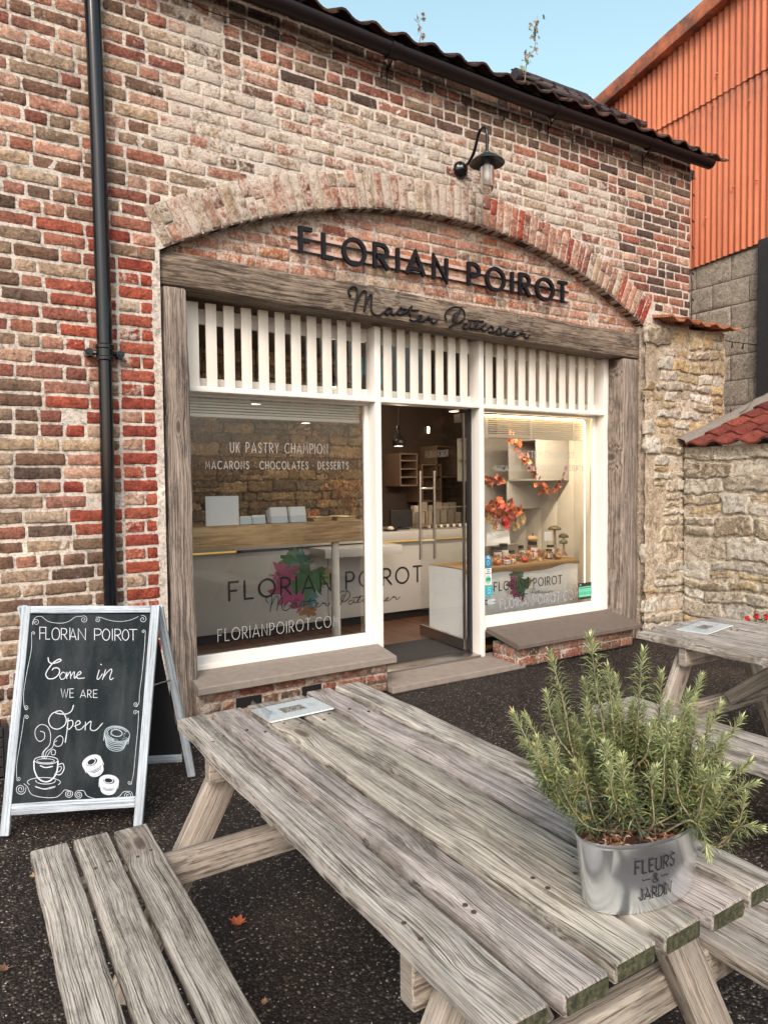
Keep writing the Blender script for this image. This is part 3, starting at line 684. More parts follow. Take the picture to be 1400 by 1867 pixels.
# ------------------------------------------------------------------ door leaf, open inwards
H0, H1 = V((3.70, 4.69, 0)), V((3.752, 5.42, 0)); dv = (H1-H0).normalized(); dn = V((dv.y, -dv.x, 0))
def TD(u, z, d): p = H0+dv*u+dn*d; return (p.x, p.y, z)
DL = (H1-H0).length
mb = MB()
def dbox(mb, u0, u1, z0, z1, d0, d1):
    vs = [TD(u, z, d) for z in (z0, z1) for d in (d0, d1) for u in (u0, u1)]
    mb.add(vs, [(0, 2, 3, 1), (4, 5, 7, 6), (0, 1, 5, 4), (2, 6, 7, 3), (0, 4, 6, 2), (1, 3, 7, 5)])
dbox(mb, 0, DL, .075, .165, -.014, .014); dbox(mb, .03, .13, 2.0, 2.07, -.012, .012); dbox(mb, 0, .022, .165, 2.07, -.008, .008)
dbox(mb, DL-.16, DL-.11, 1.94, 2.0, -.012, .012)
door = mb.build('door', M_steel, bld)
mb = MB(); mb.add([TD(.02, .16, 0), TD(DL, .16, 0), TD(DL, 2.07, 0), TD(.02, 2.07, 0)], [(0, 1, 2, 3)]); mb.build('pane', M_doorglass, door)
for sgn in (-1, 1):
    mb = MB(); u = DL-.13
    mb.tube([TD(u, .79, sgn*.075), TD(u, 1.60, sgn*.075)], .0135, 14)
    for zz in (.96, 1.44): mb.tube([TD(u, zz, 0), TD(u, zz, sgn*.075)], .009, 10)
    mb.build('handle', M_steel, door, 'auto')
mb = MB(); write(mb, 'FLORIAN POIROT', .25, .62, 1.72, .055, .007, lambda u, v, d: TD(.87-u, v, -.003-d), .3); mb.build('lettering', M_vinylw, door)
mb = MB(); mb.tube([(3.83, 5.36, .05), (3.83, 5.36, .12)], .022, 14); mb.build('floor_spring', M_steel, door, 'auto')
mb = MB(); mb.box(3.715, 3.741, 4.645, 4.685, .06, 2.10); mb.build('door_jamb', M_dark, bld)
# ------------------------------------------------------------------ inside shell
mb = MB()
for i in range(40):
    x = .6+i*.125; mb.plank((x, 4.69, .040), (x, 8.0, .040), (0, 0, 1), .122, .02, .002, 6, 0, 0)
mb.build('floor_boards', M_floorwood, bld)
mb = MB(); mb.box(.55, 6.1, 4.70, 8.05, 3.0, 3.05); mb.build('ceiling', M_ceil, bld)
for bx_ in ((4.55, 6.1, 7.5, 7.55, 0, 3.0), (.55, .6, 4.7, 7.5, 0, 3.0), (5.56, 5.6, 4.7, 7.5, 0.05, 3.0)):
    mb = MB(); mb.box(*bx_); mb.build('inner_wall', M_brown, bld)
mb = MB()
yy = 4.70
for i in range(7):
    mb.box(5.52, 5.555, yy+.002, yy+.236, .05, 3.0, bev=.003); yy += .24
mb.build('wall_panelling', M_white, bld, 'auto')
def rubble(mb, T, xa, xb, za, zb, colf, hmin=.07, hmax=.15, d=.015, keep=None, wob=.022, joint=.012, smin=.10, smax=.36):
    z = za
    while z < zb-.03:
        h = random.uniform(hmin, hmax); z1 = min(zb, z+h)
        if zb-z1 < .05: z1 = zb
        x = xa-random.uniform(0, .1)
        while x < xb-.02:
            L_ = random.uniform(smin, smax)*(.6+h*4); e = x+L_
            if xb-e < .05: e = xb
            a, b = max(x, xa), min(e, xb)
            sub = [(z, z1)]
            if h > .11 and random.random() < .3: m_ = lerp(z, z1, random.uniform(.4, .6)); sub = [(z, m_), (m_, z1)]
            for (q0, q1) in sub:
                xm, zm = (a+b)/2, (q0+q1)/2
                if b-a > .04 and (keep is None or keep(xm, zm)):
                    c, li = colf(xm, zm); wz = nz(xm*1.7, zm*4)*.018
                    j = joint*random.uniform(.6, 1.5)
                    brick(mb, T, a+j/2, b-j/2, q0+j/2+wz, q1-j/2+wz, d+random.uniform(-.012, .014), c, li, back=.05, rough=.011, ed=.012, nx=max(5, int((b-a)/.028)+3), nz_=max(5, int((q1-q0)/.025)+3), wob=wob)
            x = e
        z = z1
STN = [(.44, .39, .31), (.50, .45, .37), (.38, .32, .24), (.47, .42, .34), (.33, .27, .18), (.54, .50, .43), (.28, .22, .15)]
OCH = [(.42, .30, .16), (.36, .26, .14), (.40, .31, .19)]
mb = MB(); TI = lambda x, z, d: (x, 7.5-d, z)
SI = [(.24, .17, .10), (.20, .14, .085), (.27, .20, .125), (.16, .115, .075), (.14, .11, .085)]
rubble(mb, TI, .6, 4.55, .8, 2.98, lambda x, z: (jit(random.choice(SI), .2), 0.0), .08, .15)
mortar_grid(mb, TI, .6, 4.55, 0, 3.0, .1, col=(.10, .07, .045), lime=-.3)
mb.build('inner_stone_wall', M_stone, bld, True)
# ------------------------------------------------------------------ roof, gutter, downpipe
def pantiles(mb, o, U, W_, Nn, nu, nv, pu=.235, pv=.32, cols=RED, amp=.035, th=.018, seed=0, lime=.0):
    """o corner at the eave, U along the eave, W_ up the slope, Nn outward normal"""
    o, U, W_, Nn = V(o), V(U).normalized(), V(W_).normalized(), V(Nn).normalized(); K = 9
    def prof(t): return (.5+.5*math.cos(2*math.pi*(t-.18)))**1.5 if .0 <= t <= 1 else 0
    for r in range(nv):
        for c in range(nu):
            col = jit(random.choice(cols), .2); li = lime; dx = random.uniform(-.006, .006); dz = random.uniform(-.02, .02); tw = random.uniform(-.015, .02)
            vs = []
            for (v, l) in ((0, .022), (pv*.5, .015), (pv+.03, .0)):
                for k in range(K+1):
                    t = k/K; u = c*pu+t*pu*1.06+dx
                    h = amp*prof(t)+l+tw*(t-.5)
                    p = o+U*u+W_*(r*pv+v+dz)+Nn*h; vs.append(p)
            n = K+1
            for k in range(n): vs.append(vs[k]-Nn*th)
            for k in range(n): vs.append(vs[2*n+k]-Nn*th)
            fs = [(i*n+k, i*n+k+1, (i+1)*n+k+1, (i+1)*n+k) for i in range(2) for k in range(K)]
            fs += [(3*n+k, 3*n+k+1, k+1, k) for k in range(K)]+[(4*n+k, 4*n+k+1, 3*n+k+1, 3*n+k) for k in range(K)]
            fs += [(0, n, 2*n, 4*n, 3*n), (K, 3*n+K, 4*n+K, 2*n+K, n+K)]
            mb.add(vs, fs, 0, (*col, li))
ROOFC = [(.11, .055, .042), (.09, .05, .04), (.15, .07, .048), (.07, .045, .04)]
pt = math.radians(29)
mb = MB(); pantiles(mb, (-1.5, 4.165, 4.535), (1, 0, .0), (0, math.cos(pt), math.sin(pt)), (0, -math.sin(pt), math.cos(pt)), 34, 11, cols=ROOFC, amp=.036, th=.014)
mb.box(-1.6, 6.3, 4.36, 7.4, 4.42, 4.5)
mb.build('pantile_roof', M_tile, bld, 'auto')
GP = [(-1.6, 4.30), (1.2, 4.50), (1.845, 4.515), (2.65, 4.49), (3.91, 4.475), (4.85, 4.495), (6.30, 4.52)]
GP[0] = (-1.6, 4.50)
def gz_(x):
    for i in range(len(GP)-1):
        if x <= GP[i+1][0]: return lerp(GP[i][1], GP[i+1][1], (x-GP[i][0])/(GP[i+1][0]-GP[i][0]))
    return GP[-1][1]
def halfpipe(mb, xs, y, r, zf, th=.004):
    vs = []; n = 13
    for x in xs:
        for rr in (r, r-th):
            for k in range(n):
                a = math.pi+math.pi*k/(n-1); vs.append((x, y+rr*math.cos(a), zf(x)+rr*math.sin(a)))
    m_ = 2*n; fs = []
    for i in range(len(xs)-1):
        for k in range(n-1):
            fs.append((i*m_+k, (i+1)*m_+k, (i+1)*m_+k+1, i*m_+k+1)); fs.append((i*m_+n+k+1, (i+1)*m_+n+k+1, (i+1)*m_+n+k, i*m_+n+k))
        fs.append((i*m_, i*m_+n, (i+1)*m_+n, (i+1)*m_)); fs.append((i*m_+n-1, (i+1)*m_+n-1, (i+1)*m_+2*n-1, i*m_+2*n-1))
    b = (len(xs)-1)*m_
    fs.append(tuple([b+k for k in range(n)])); fs.append(tuple([k for k in range(n)][::-1]))
    mb.add(vs, fs)
mb = MB(); xs = [-1.6+i*.25 for i in range(32)]+[6.31]
xs = [x for x in xs if x < 6.3]+[6.31]
halfpipe(mb, xs, 4.20, .060, gz_)
gut = mb.build('gutter', M_gutter, bld, 'auto')
for x in (.45, 2.72, 4.28, 5.46):
    mb = MB()
    halfpipe(mb, [x-.035, x+.035], 4.20, .068, lambda q, x=x: gz_(x)); halfpipe(mb, [x-.045, x-.035], 4.20, .073, lambda q, x=x: gz_(x))
    mb.tube([(x+.02, 4.25, gz_(x)-.05), (x+.02, 4.325, gz_(x)-.10)], .006, 6); mb.tube([(x+.02, 4.322, gz_(x)-.05), (x+.02, 4.322, gz_(x)-.18)], .005, 6)
    mb.build('gutter_bracket', M_gutter, bld, 'auto')
mb = MB(); mb.box(-1.6, 6.22, 4.29, 4.33, 4.54, 4.60); mb.build('eaves_board', M_gutter, bld)
mb = MB(); mb.tube([(.772, 4.27, 4.6), (.790, 4.27, 3.4), (.795, 4.27, 2.3)], .043, 22); mb.tube([(.795, 4.27, 2.3), (.790, 4.27, 1.2), (.787, 4.27, .0)], .038, 22)
pipe = mb.build('downpipe', M_iron, bld, 'auto')
mb = MB(); zc = 2.25
mb.lathe((.795, 4.27, zc), [(.045, -.045), (.052, -.04), (.052, -.025), (.047, -.02), (.047, .02), (.053, .025), (.053, .042), (.046, .048)], 24)
for sx in (-1, 1):
    mb.tube([(.795+sx*.04, 4.285, zc), (.795+sx*.085, 4.30, zc)], .014, 10); mb.tube([(.795+sx*.085, 4.33, zc), (.795+sx*.085, 4.27, zc)], .022, 12); mb.tube([(.795+sx*.085, 4.27, zc), (.795+sx*.085, 4.258, zc)], .012, 10)
mb.build('pipe_bracket', M_iron, pipe, 'auto')
# far roof of the rear wing
mb = MB(); p2 = math.radians(38.5)
pantiles(mb, (6.72, 6.2, 6.08), (1, 0, .02), (0, math.cos(p2), math.sin(p2)), (0, -math.sin(p2), math.cos(p2)), 6, 5, cols=[(.05, .035, .034), (.07, .05, .045)])
mb.box(6.72, 7.95, 6.22, 7.5, 3.5, 6.06)
rw = thing('rear_wing', 'dark tiled roof of the wing behind, seen over the gutter near the orange barn', 'building', (7.4, 7, 0))
mb.build('tiled_roof', M_tile, rw, 'auto')
mb = MB()
for i in range(4):
    x = 6.66+i*.34; mb.tube([(x, 7.32, 6.95+i*.008), (x+.33, 7.32, 6.955+i*.008)], .085, 14)
mb.build('ridge_tiles', M_lichen, rw, 'auto')
# ------------------------------------------------------------------ sign letters
sign = thing('shop_sign', 'black three dimensional capitals reading FLORIAN POIROT on two thin rails under the brick arch', 'sign', (3.3, 4.36, 3.0))
def TS(x, z, d): return (x, 4.372-d, z)
for zz, z2 in ((3.153, 3.122), (3.066, 3.036)):
    mb = MB(); mb.box(2.02, 4.63, 4.397, 4.4015, 0, .004)
    mb.v = [(x, y, z+lerp(zz, z2, (x-2.02)/2.61)) for (x, y, z) in mb.v]; mb.build('rail', M_black, sign)
    mb = MB(); mb.box(2.015, 4.625, 4.402, 4.414, .003, .030, col=(.50, .35, .29, 0))
    mb.v = [(x, y, z+lerp(zz, z2, (x-2.02)/2.61)) for (x, y, z) in mb.v]; mb.build('backing_batten', vcol('pink_batten_paint', .7, var=.2), sign)
LT = [('F', 2.053, 2.164, 3.213, 3.026), ('L', 2.224, 2.322, 3.212, 3.024), ('O', 2.38, 2.575, 3.207, 3.010), ('R', 2.632, 2.767, 3.206, 3.012), ('I', 2.838, 2.838, 3.207, 3.008),
      ('A', 2.901, 3.085, 3.200, 3.010), ('N', 3.146, 3.290, 3.200, 3.006), ('P', 3.479, 3.605, 3.198, 3.004), ('O', 3.66, 3.863, 3.196, 3.000), ('I', 3.936, 3.936, 3.195, 2.998),
      ('R', 4.01, 4.138, 3.192, 2.998), ('O', 4.191, 4.403, 3.190, 2.994), ('T', 4.438, 4.565, 3.188, 2.992)]
for (ch, x0, x1, zt, zb) in LT:
    wd, st = glyph(ch); mb = MB(); W0 = .027; x0i, x1i = x0+W0/2, x1-W0/2; k = (x1i-x0i)/wd if wd else 0
    for q in st:
        pts = [((x0i+u*k) if wd else x0, zb+W0/2+v*(zt-zb-W0)) for (u, v) in q]
        ribbon(mb, pts, W0, TS, depth=.026, cap=False)
        if ch != 'O':
            pass
    if ch != 'O':                                  # square ends
        pass
    mb.build('letter', M_black, sign)
scr = thing('script_sign', 'black wrought script reading Master Patissier fixed to the oak lintel', 'sign', (3.3, 4.36, 2.7))
def TSC(x, z, d): return (x, 4.352-d, z)
for nm, a, b in (('word', 0, 10), ('word', 10, len(SCRIPT))):
    mb = MB()
    for q in SCRIPT[a:b]:
        qq = cr([(2.48+u, 2.70+v+.004) for (u, v) in q], 5) if len(q) > 2 else [(2.48+u, 2.70+v) for (u, v) in q]
        pts = [V((u, 4.353+.0004*(k % 3), v)) for k, (u, v) in enumerate(qq)]
        mb.tube(pts, .0075 if len(q) > 2 else .009, 8)
    mb.build(nm, M_black, scr, True)
# ------------------------------------------------------------------ wall lamp
lamp = thing('wall_lamp', 'dark green swan neck wall lamp with a glass jar above the arch', 'lamp', (3.389, 4.33, 3.857))
lx, lz = 3.389, 3.857
mb = MB()
vs = []
prof = [(.0, .055), (.03, .052), (.036, .035), (.05, .03), (.062, .012), (.064, 0)]
nn = 24
for (r, dd) in prof:
    for j in range(nn): q = 2*math.pi*j/nn; vs.append((lx+r*math.cos(q), 4.322-dd, lz+r*math.sin(q)))
mb.add(vs, [(i*nn+j, (i+1)*nn+j, (i+1)*nn+(j+1) % nn, i*nn+(j+1) % nn) for i in range(len(prof)-1) for j in range(nn)])
mb.build('wall_plate', M_iron, lamp, True)
mb = MB(); pts = cr([(4.28, 3.862), (4.22, 3.875), (4.16, 3.925), (4.125, 3.995), (4.105, 4.035), (4.075, 4.055), (4.032, 4.045), (4.014, 4.01), (4.012, 3.93), (4.012, 3.86)], 6)
mb.tube([(lx, a, b) for a, b in pts], .0115, 14); mb.build('swan_neck', M_iron, lamp, 'auto')
mb = MB(); mb.lathe((lx, 4.012, 0), [(.018, 3.868), (.03, 3.862), (.032, 3.853), (.055, 3.845), (.10, 3.815), (.125, 3.793), (.128, 3.788), (.122, 3.790), (.098, 3.808), (.05, 3.836)], 36); mb.build('lamp_shade', M_lampg, lamp, 'auto')
mb = MB(); mb.lathe((lx, 4.012, 0), [(.052, 3.825), (.052, 3.64), (.048, 3.61), (.037, 3.588), (.02, 3.574), (.004, 3.570)], 28, caps=(False, True)); mb.build('glass_jar', M_jar, lamp, True)
mb = MB(); mb.lathe((lx, 4.012, 0), [(.02, 3.83), (.022, 3.78), (.03, 3.76), (.03, 3.69), (.018, 3.66), (.004, 3.655)], 20); mb.build('bulb', simple('opal_bulb', (.75, .72, .66), .3, var=0), lamp, True)
# ------------------------------------------------------------------ string lights
mb = MB(); pts = []
for i in range(80):
    x = 1.3+i*.0626; pts.append((x, 4.305-.006*random.random(), gz_(x)-.105-.02*abs(math.sin(i*.55))-.015*random.random()))
mb.tube(pts, .0035, 5)
for i in range(4, 78, 6): x, y, z = pts[i]; mb.tube([(x, y, z), (x+.004, y-.004, z-.035)], [.006, .010], 6)
pts = [(6.205, 4.31, 4.43-i*.07+.004*random.random()) if False else (6.185+.008*random.random(), 4.305, 4.43-i*.062) for i in range(24)]+[(6.2, 4.3, 2.985), (6.6, 4.4, 2.955), (7.2, 4.55, 2.97), (7.95, 4.7, 3.03), (7.96, 4.2, 3.06)]
mb.tube(pts, .0045, 5)
for i in range(3, 24, 4): x, y, z = pts[i]; mb.tube([(x, y, z), (x+.018, y-.01, z-.03)], [.005, .009], 6)
for (x, y, z) in ((6.9, 4.475, 2.962), (7.3, 4.58, 2.975), (7.6, 4.64, 3.0)): mb.tube([(x, y, z), (x-.02, y-.005, z-.06)], [.005, .01], 6)
one(mb, 'string_lights', M_dark, 'black cable of small festoon lights running under the gutter and down the wall corner', 'fairy lights')
# ------------------------------------------------------------------ weeds in the gutter
def maple(mb, c, n, s, col, rot=0, cup=.15):
    """five lobed leaf facing n"""
    n = V(n).normalized(); a = n.orthogonal().normalized(); b = n.cross(a); ca, sa = math.cos(rot), math.sin(rot)
    A = a*ca+b*sa; B = -a*sa+b*ca; c = V(c)
    P = [(0, -.55), (.12, -.2), (.5, -.35), (.38, -.05), (.95, .1), (.55, .25), (.62, .62), (.28, .5), (0, 1.0), (-.28, .5), (-.62, .62), (-.55, .25), (-.95, .1), (-.38, -.05), (-.5, -.35), (-.12, -.2)]
    vs = [c-n*s*cup]+[c+A*(x*s)+B*(y*s)+n*(s*cup*((x*x+y*y)*.8-.2)) for x, y in P]
    mb.add(vs, [(0, 1+i, 1+(i+1) % 16) for i in range(16)], 0, col)
def weed(pts, leaves, label, size, cols):
    t = thing('gutter_weed', label, 'plant', tuple(pts[0]))
    mb = MB(); mb.tube(cr(pts, 5), .004, 6, r2=.0015, col=(.22, .16, .1, 0)); mb.build('stem', M_v, t)
    mb = MB(); P = cr(pts, 8)
    for i in range(leaves):
        p = V(random.choice(P[3:]))+V((random.uniform(-1, 1), random.uniform(-.5, .5), random.uniform(-.6, .6)))*size*1.5
        maple(mb, p, (random.uniform(-.6, .6), -1, random.uniform(-.6, .8)), size*random.uniform(.6, 1.1), jit(random.choice(cols), .2), random.uniform(0, 6))
    mb.build('foliage', M_leaf, t)
weed([(3.93, 4.20, 4.60), (3.96, 4.2, 4.78), (4.04, 4.2, 4.9), (4.03, 4.2, 5.02), (4.07, 4.2, 5.15)], 34, 'tall leafy weed seedling growing out of the gutter', .032, [(.10, .15, .05), (.16, .20, .08), (.28, .22, .16), (.07, .12, .05)])
weed([(2.93, 4.20, 4.58), (2.95, 4.2, 4.66), (2.93, 4.2, 4.73), (2.98, 4.2, 4.79)], 16, 'short pale weed growing from the roof edge left of the tall one', .022, [(.30, .24, .22), (.35, .24, .22), (.2, .2, .14)])
# ------------------------------------------------------------------ stone walls on the right
def stcol(x, z):
    if z > 2.85: return jit(random.choice(STN+TAN), .15), .3
    return (jit(random.choice(OCH), .15), .10) if random.random() < (.5 if z > 1.9 else .16) else (jit(random.choice(STN), .15), .38)
pier = thing('stone_pier', 'rough limestone pier topped with a ragged clay tile beside the right oak post', 'wall', (6.1, 4.3, 0))
mb = MB(); TP = lambda x, z, d: (x+.05*nz(z*4, 1, 1)*max(0, min(1, (x-6.3)*3))+.03*nz(z*9, x*2, 4), 4.30-d, z+.035*nz(x*3.1, z*2, 7))
rubble(mb, TP, 5.50, 6.70, 0, 2.93, stcol, .07, .19, .012, joint=.024, smin=.14, keep=lambda x, z: x > 5.66 or (z < .9 and x > 5.58) or random.random() < .15)
mortar_grid(mb, TP, 5.505, 6.72, 0, 2.95, .04, col=(.44, .35, .25), amp=.012, lime=.3)
mb.box(5.53, 6.68, 4.316, 5.0, 0, 2.93, col=(.3, .24, .18, .2))
mb.build('stonework', M_stone, pier, True)
mb = MB(); pantiles(mb, (5.64, 4.17, 2.955), (1, 0, .0), (0, .94, .2), (0, -.2, .94), 5, 2, pu=.225, cols=[(.34, .13, .07), (.28, .10, .06), (.38, .17, .09)], amp=.03)
mb.build('tile_cap', M_tile, pier, 'auto')
yard = thing('yard_wall', 'pale limestone rubble wall with a red pantile coping at the right edge', 'wall', (6.1, 2.5, 0))
mb = MB(); TY = lambda x, z, d: (6.06-d, x, z)       # x runs along -y
def keep(a, b): return True
rubble(mb, lambda x, z, d: (6.06-d, 4.28-x+.04*nz(z*7, x*2, 4), z+.05*nz(x*2.3, z*2, 7)), 0, 4.2, 0, 1.74, lambda x, z: ((jit(random.choice(STN), .15), .42) if random.random() > .17 else (jit(random.choice(OCH), .15), .15)), .09, .22, .014, joint=.02, smin=.16, smax=.5)
mortar_grid(mb, lambda x, z, d: (6.06-d, 4.28-x, z), 0, 4.2, 0, 1.80, .04, col=(.46, .39, .30), amp=.012, lime=.4)
mb.box(6.07, 6.5, .08, 4.27, 0, 1.76, col=(.3, .24, .18, .2))
mb.build('stonework', M_stone, yard, True)
rs = math.radians(19)
mb = MB(); pantiles(mb, (5.99, 4.20, 1.80), (0, -1, 0), (math.cos(rs), 0, math.sin(rs)), (-math.sin(rs), 0, math.cos(rs)), 17, 7, pu=.235, pv=.29, cols=[(.21, .05, .035), (.17, .042, .03), (.26, .07, .042), (.14, .036, .028)], amp=.045, th=.02)
mb.build('pantile_coping', M_tile, yard, 'auto')
mb = MB(); vs = []; K = 40
for i in range(K+1):
    u = i/K*2.2
    for (dy, dzz) in ((4.295, .075), (4.275, .078), (4.24, .068), (4.215, .045), (4.20, .015)):
        e = nz(u*7, dy*30, 3)*.018; vs.append((5.97+u*math.cos(rs)+e, dy+e*.6, 1.81+u*math.sin(rs)+dzz+e))
mb.add(vs, [(i*5+j, (i+1)*5+j, (i+1)*5+j+1, i*5+j+1) for i in range(K) for j in range(4)]); mb.build('mortar_fillet', M_lead, yard, True)
mb = MB(); mb.tube(cr([(6.83, 4.20, 2.16), (6.97, 4.20, 2.22), (7.06, 4.19, 2.33), (7.08, 4.19, 2.43)], 5), .004, 5, r2=.001, col=(.05, .05, .03, 0)); one(mb, 'dry_stem', M_v, 'thin dark stem arching out of the mortar above the red pantile coping', 'plant')
# ------------------------------------------------------------------ barn: blocks below, orange sheets above
barn = thing('orange_barn', 'orange corrugated barn gable on a concrete block base behind the brick building', 'building', (8.2, 4, 0))
mb = MB(); TBk = lambda x, z, d: (8.0-d, 8.5-x, z)
z = .0; r = 0
while z < 4.3:
    x = -.22*(r % 2)
    while x < 3.83:
        a, b = max(0, x), min(3.83, x+.46)
        if b-a > .03: brick(mb, TBk, a+.004, b-.004, z+.004, z+.296-.004, .008, jit((.33, .285, .225), .12), .25, nx=12, nz_=9, wob=.003, rough=.004)
        x += .46
    z += .296; r += 1
mortar_grid(mb, TBk, 0, 3.83, 0, 4.4, .2, col=(.20, .17, .135), lime=.1); mb.box(8.005, 8.2, 4.67, 8.5, 0, 4.3, col=(.2, .2, .18, 0))
mb.build('block_wall', M_block, barn, True)
mb = MB(); mb.plank((7.96, 4.48, 0), (7.96, 4.48, 4.20), (1, 0, 0), .38, .1, .008, 10, 0, .002, 5); mb.box(8.0, 8.2, -2, 4.67, 0, 4.2); mb.build('tarred_door', M_blackpost, barn)
def verge(y): return 7.10-(y-5.1)*.235 if y > 3.2 else 7.10+.4465-(3.2-y)*.235
def sheets(mb, y0, y1, zlo, zhi, x, col=(1, 1, 1, 0)):
    n = int(abs(y1-y0)/.0095); vs = []; cols = []; zz = 10
    for i in range(n+1):
        y = lerp(y0, y1, i/n); xx = x-.011*math.sin(2*math.pi*y/.076)
        lo, hi = zlo(y), zhi(y)
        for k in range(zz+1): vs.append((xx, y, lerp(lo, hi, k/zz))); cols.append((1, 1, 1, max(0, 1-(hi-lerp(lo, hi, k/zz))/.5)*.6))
    m_ = zz+1
    mb.add(vs, [(i*m_+k, (i+1)*m_+k, (i+1)*m_+k+1, i*m_+k+1) for i in range(n) for k in range(zz)], 0, cols)
zl = lambda y: 4.11+(5.54-y)*.075
mid = lambda y: 6.0+(5.97-y)*.052
mb = MB()
for k in range(12):
    ya, yb = 8.6-k*.86, 8.6-(k+1)*.86-.05
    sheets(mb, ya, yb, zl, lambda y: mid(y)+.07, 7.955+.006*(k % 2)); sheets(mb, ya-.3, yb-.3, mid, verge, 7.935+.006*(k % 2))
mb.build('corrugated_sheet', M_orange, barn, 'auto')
for (y, z) in ((4.98, 4.9), (5.33, 4.66), (5.25, 5.95), (4.7, 4.88), (5.6, 5.4), (5.2, 6.3), (4.8, 5.8)):
    mb = MB(); mb.lathe((7.925, y, z), [(.016, -.006), (.018, 0), (.012, .008), (.004, .014)], 10, sx=.6); mb.build('roofing_screw', M_orange, barn)
mb = MB()
for (ya, yb) in ((8.8, 3.2), (3.2, -1.4)):
    a, b = V((7.88, ya, verge(ya)+.02)), V((7.88, yb, verge(yb)+.02))
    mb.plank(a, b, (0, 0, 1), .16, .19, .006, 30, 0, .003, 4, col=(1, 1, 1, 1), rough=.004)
mb.build('verge_flashing', M_orange, barn, 'auto')
mb = MB(); vs = []
for y in (8.8, 3.2, -1.4):
    for x in (7.9, 14): vs.append((x, y, verge(y)+.10))
mb.add(vs, [(0, 1, 3, 2), (2, 3, 5, 4)]); mb.build('sheet_roof', M_orange, barn)
# ------------------------------------------------------------------ ground
mb = MB(); n = 60; 
R_ = [-120, -40, -15]+[-8+i*.5 for i in range(60)]+[30, 60, 140]
vs = [(x, y, -.012+.006*nz(x*.8, y*.8) if abs(x) < 20 and abs(y) < 20 else -.012) for y in R_ for x in R_]; k = len(R_)
mb.add(vs, [(j*k+i, j*k+i+1, (j+1)*k+i+1, (j+1)*k+i) for j in range(k-1) for i in range(k-1)])
g = mb.build('ground', M_ground, None, True); g['kind'] = 'structure'
# loose chippings standing proud of the surface near the camera
mb = MB(); random.seed(11)
for i in range(5200):
    x, y = random.uniform(-.4, 3.2), random.uniform(.9, 4.15)
    if x > .13*4: pass
    s = random.uniform(.0018, .0042); c = random.choice([(.30, .25, .21), (.18, .14, .12), (.42, .37, .32), (.10, .08, .07), (.06, .045, .04)])
    z = -.010+.006*nz(x*.8, y*.8); vs = [(x+s*random.uniform(.6, 1.1)*math.cos(q), y+s*random.uniform(.6, 1.1)*math.sin(q), z) for q in (0, 1.25, 2.5, 3.77, 5.0)]+[(x, y, z+s*.8)]
    mb.add(vs, [(0, 1, 5), (1, 2, 5), (2, 3, 5), (3, 4, 5), (4, 0, 5)], 0, (*c, 0))
one(mb, 'gravel', M_v, 'pale loose chips scattered over the dark tarmac yard', 'gravel', kind='stuff')
# litter: twigs, bits of leaf, dust
random.seed(77); mb = MB()
for i in range(420):
    x, y = random.uniform(-.3, 6), random.uniform(.9, 4.2)
    if nz(x*1.1, y*1.1, 3) < -.05 and random.random() < .8: continue
    c = jit(random.choice([(.20, .13, .07), (.12, .08, .05), (.30, .20, .10), (.22, .07, .03), (.34, .28, .2)]), .3); a = random.uniform(0, 6.28)
    if random.random() < .45:
        l = random.uniform(.008, .03); mb.tube([(x, y, .001), (x+l*.5*math.cos(a), y+l*.5*math.sin(a), .004), (x+l*math.cos(a+.3), y+l*math.sin(a+.3), .001)], .0008, 4, col=(*c, 0))
    else: maple(mb, (x, y, .002), (random.uniform(-.3, .3), random.uniform(-.3, .3), 1), random.uniform(.003, .009), c, a, .3)
one(mb, 'litter', M_v, 'tiny twigs and leaf crumbs scattered over the tarmac', 'litter', kind='stuff')
# fallen leaves
random.seed(5)
FL = [((.80, 2.27), .038, (.36, .09, .03), 'crumpled orange brown leaf on the tarmac between bench and table'), ((1.115, 3.27), .026, (.42, .28, .08), 'small yellow leaf on the tarmac below the left oak post'),
      ((.243, 2.97), .02, (.30, .2, .1), 'tiny tan leaf beside the far end of the left bench'), ((.112, 2.44), .03, (.16, .085, .045), 'dark brown leaf left of the long bench'),
      ((.734, 1.875), .016, (.36, .22, .12), 'little pale leaf under the table edge'), ((1.805, 1.324), .035, (.22, .06, .03), 'dark red leaf under the right end of the near table'), ((1.61, 1.315), .022, (.2, .12, .06), 'thin brown leaf lying under the near table end')]
for (xy, s, c, lab) in FL:
    mb = MB(); maple(mb, (xy[0], xy[1], .006), (random.uniform(-.2, .2), random.uniform(-.3, .1), 1), s*1.0, c, random.uniform(0, 6), cup=.35); one(mb, 'fallen_leaf', M_leaf, lab, 'leaf', 'fallen leaves')
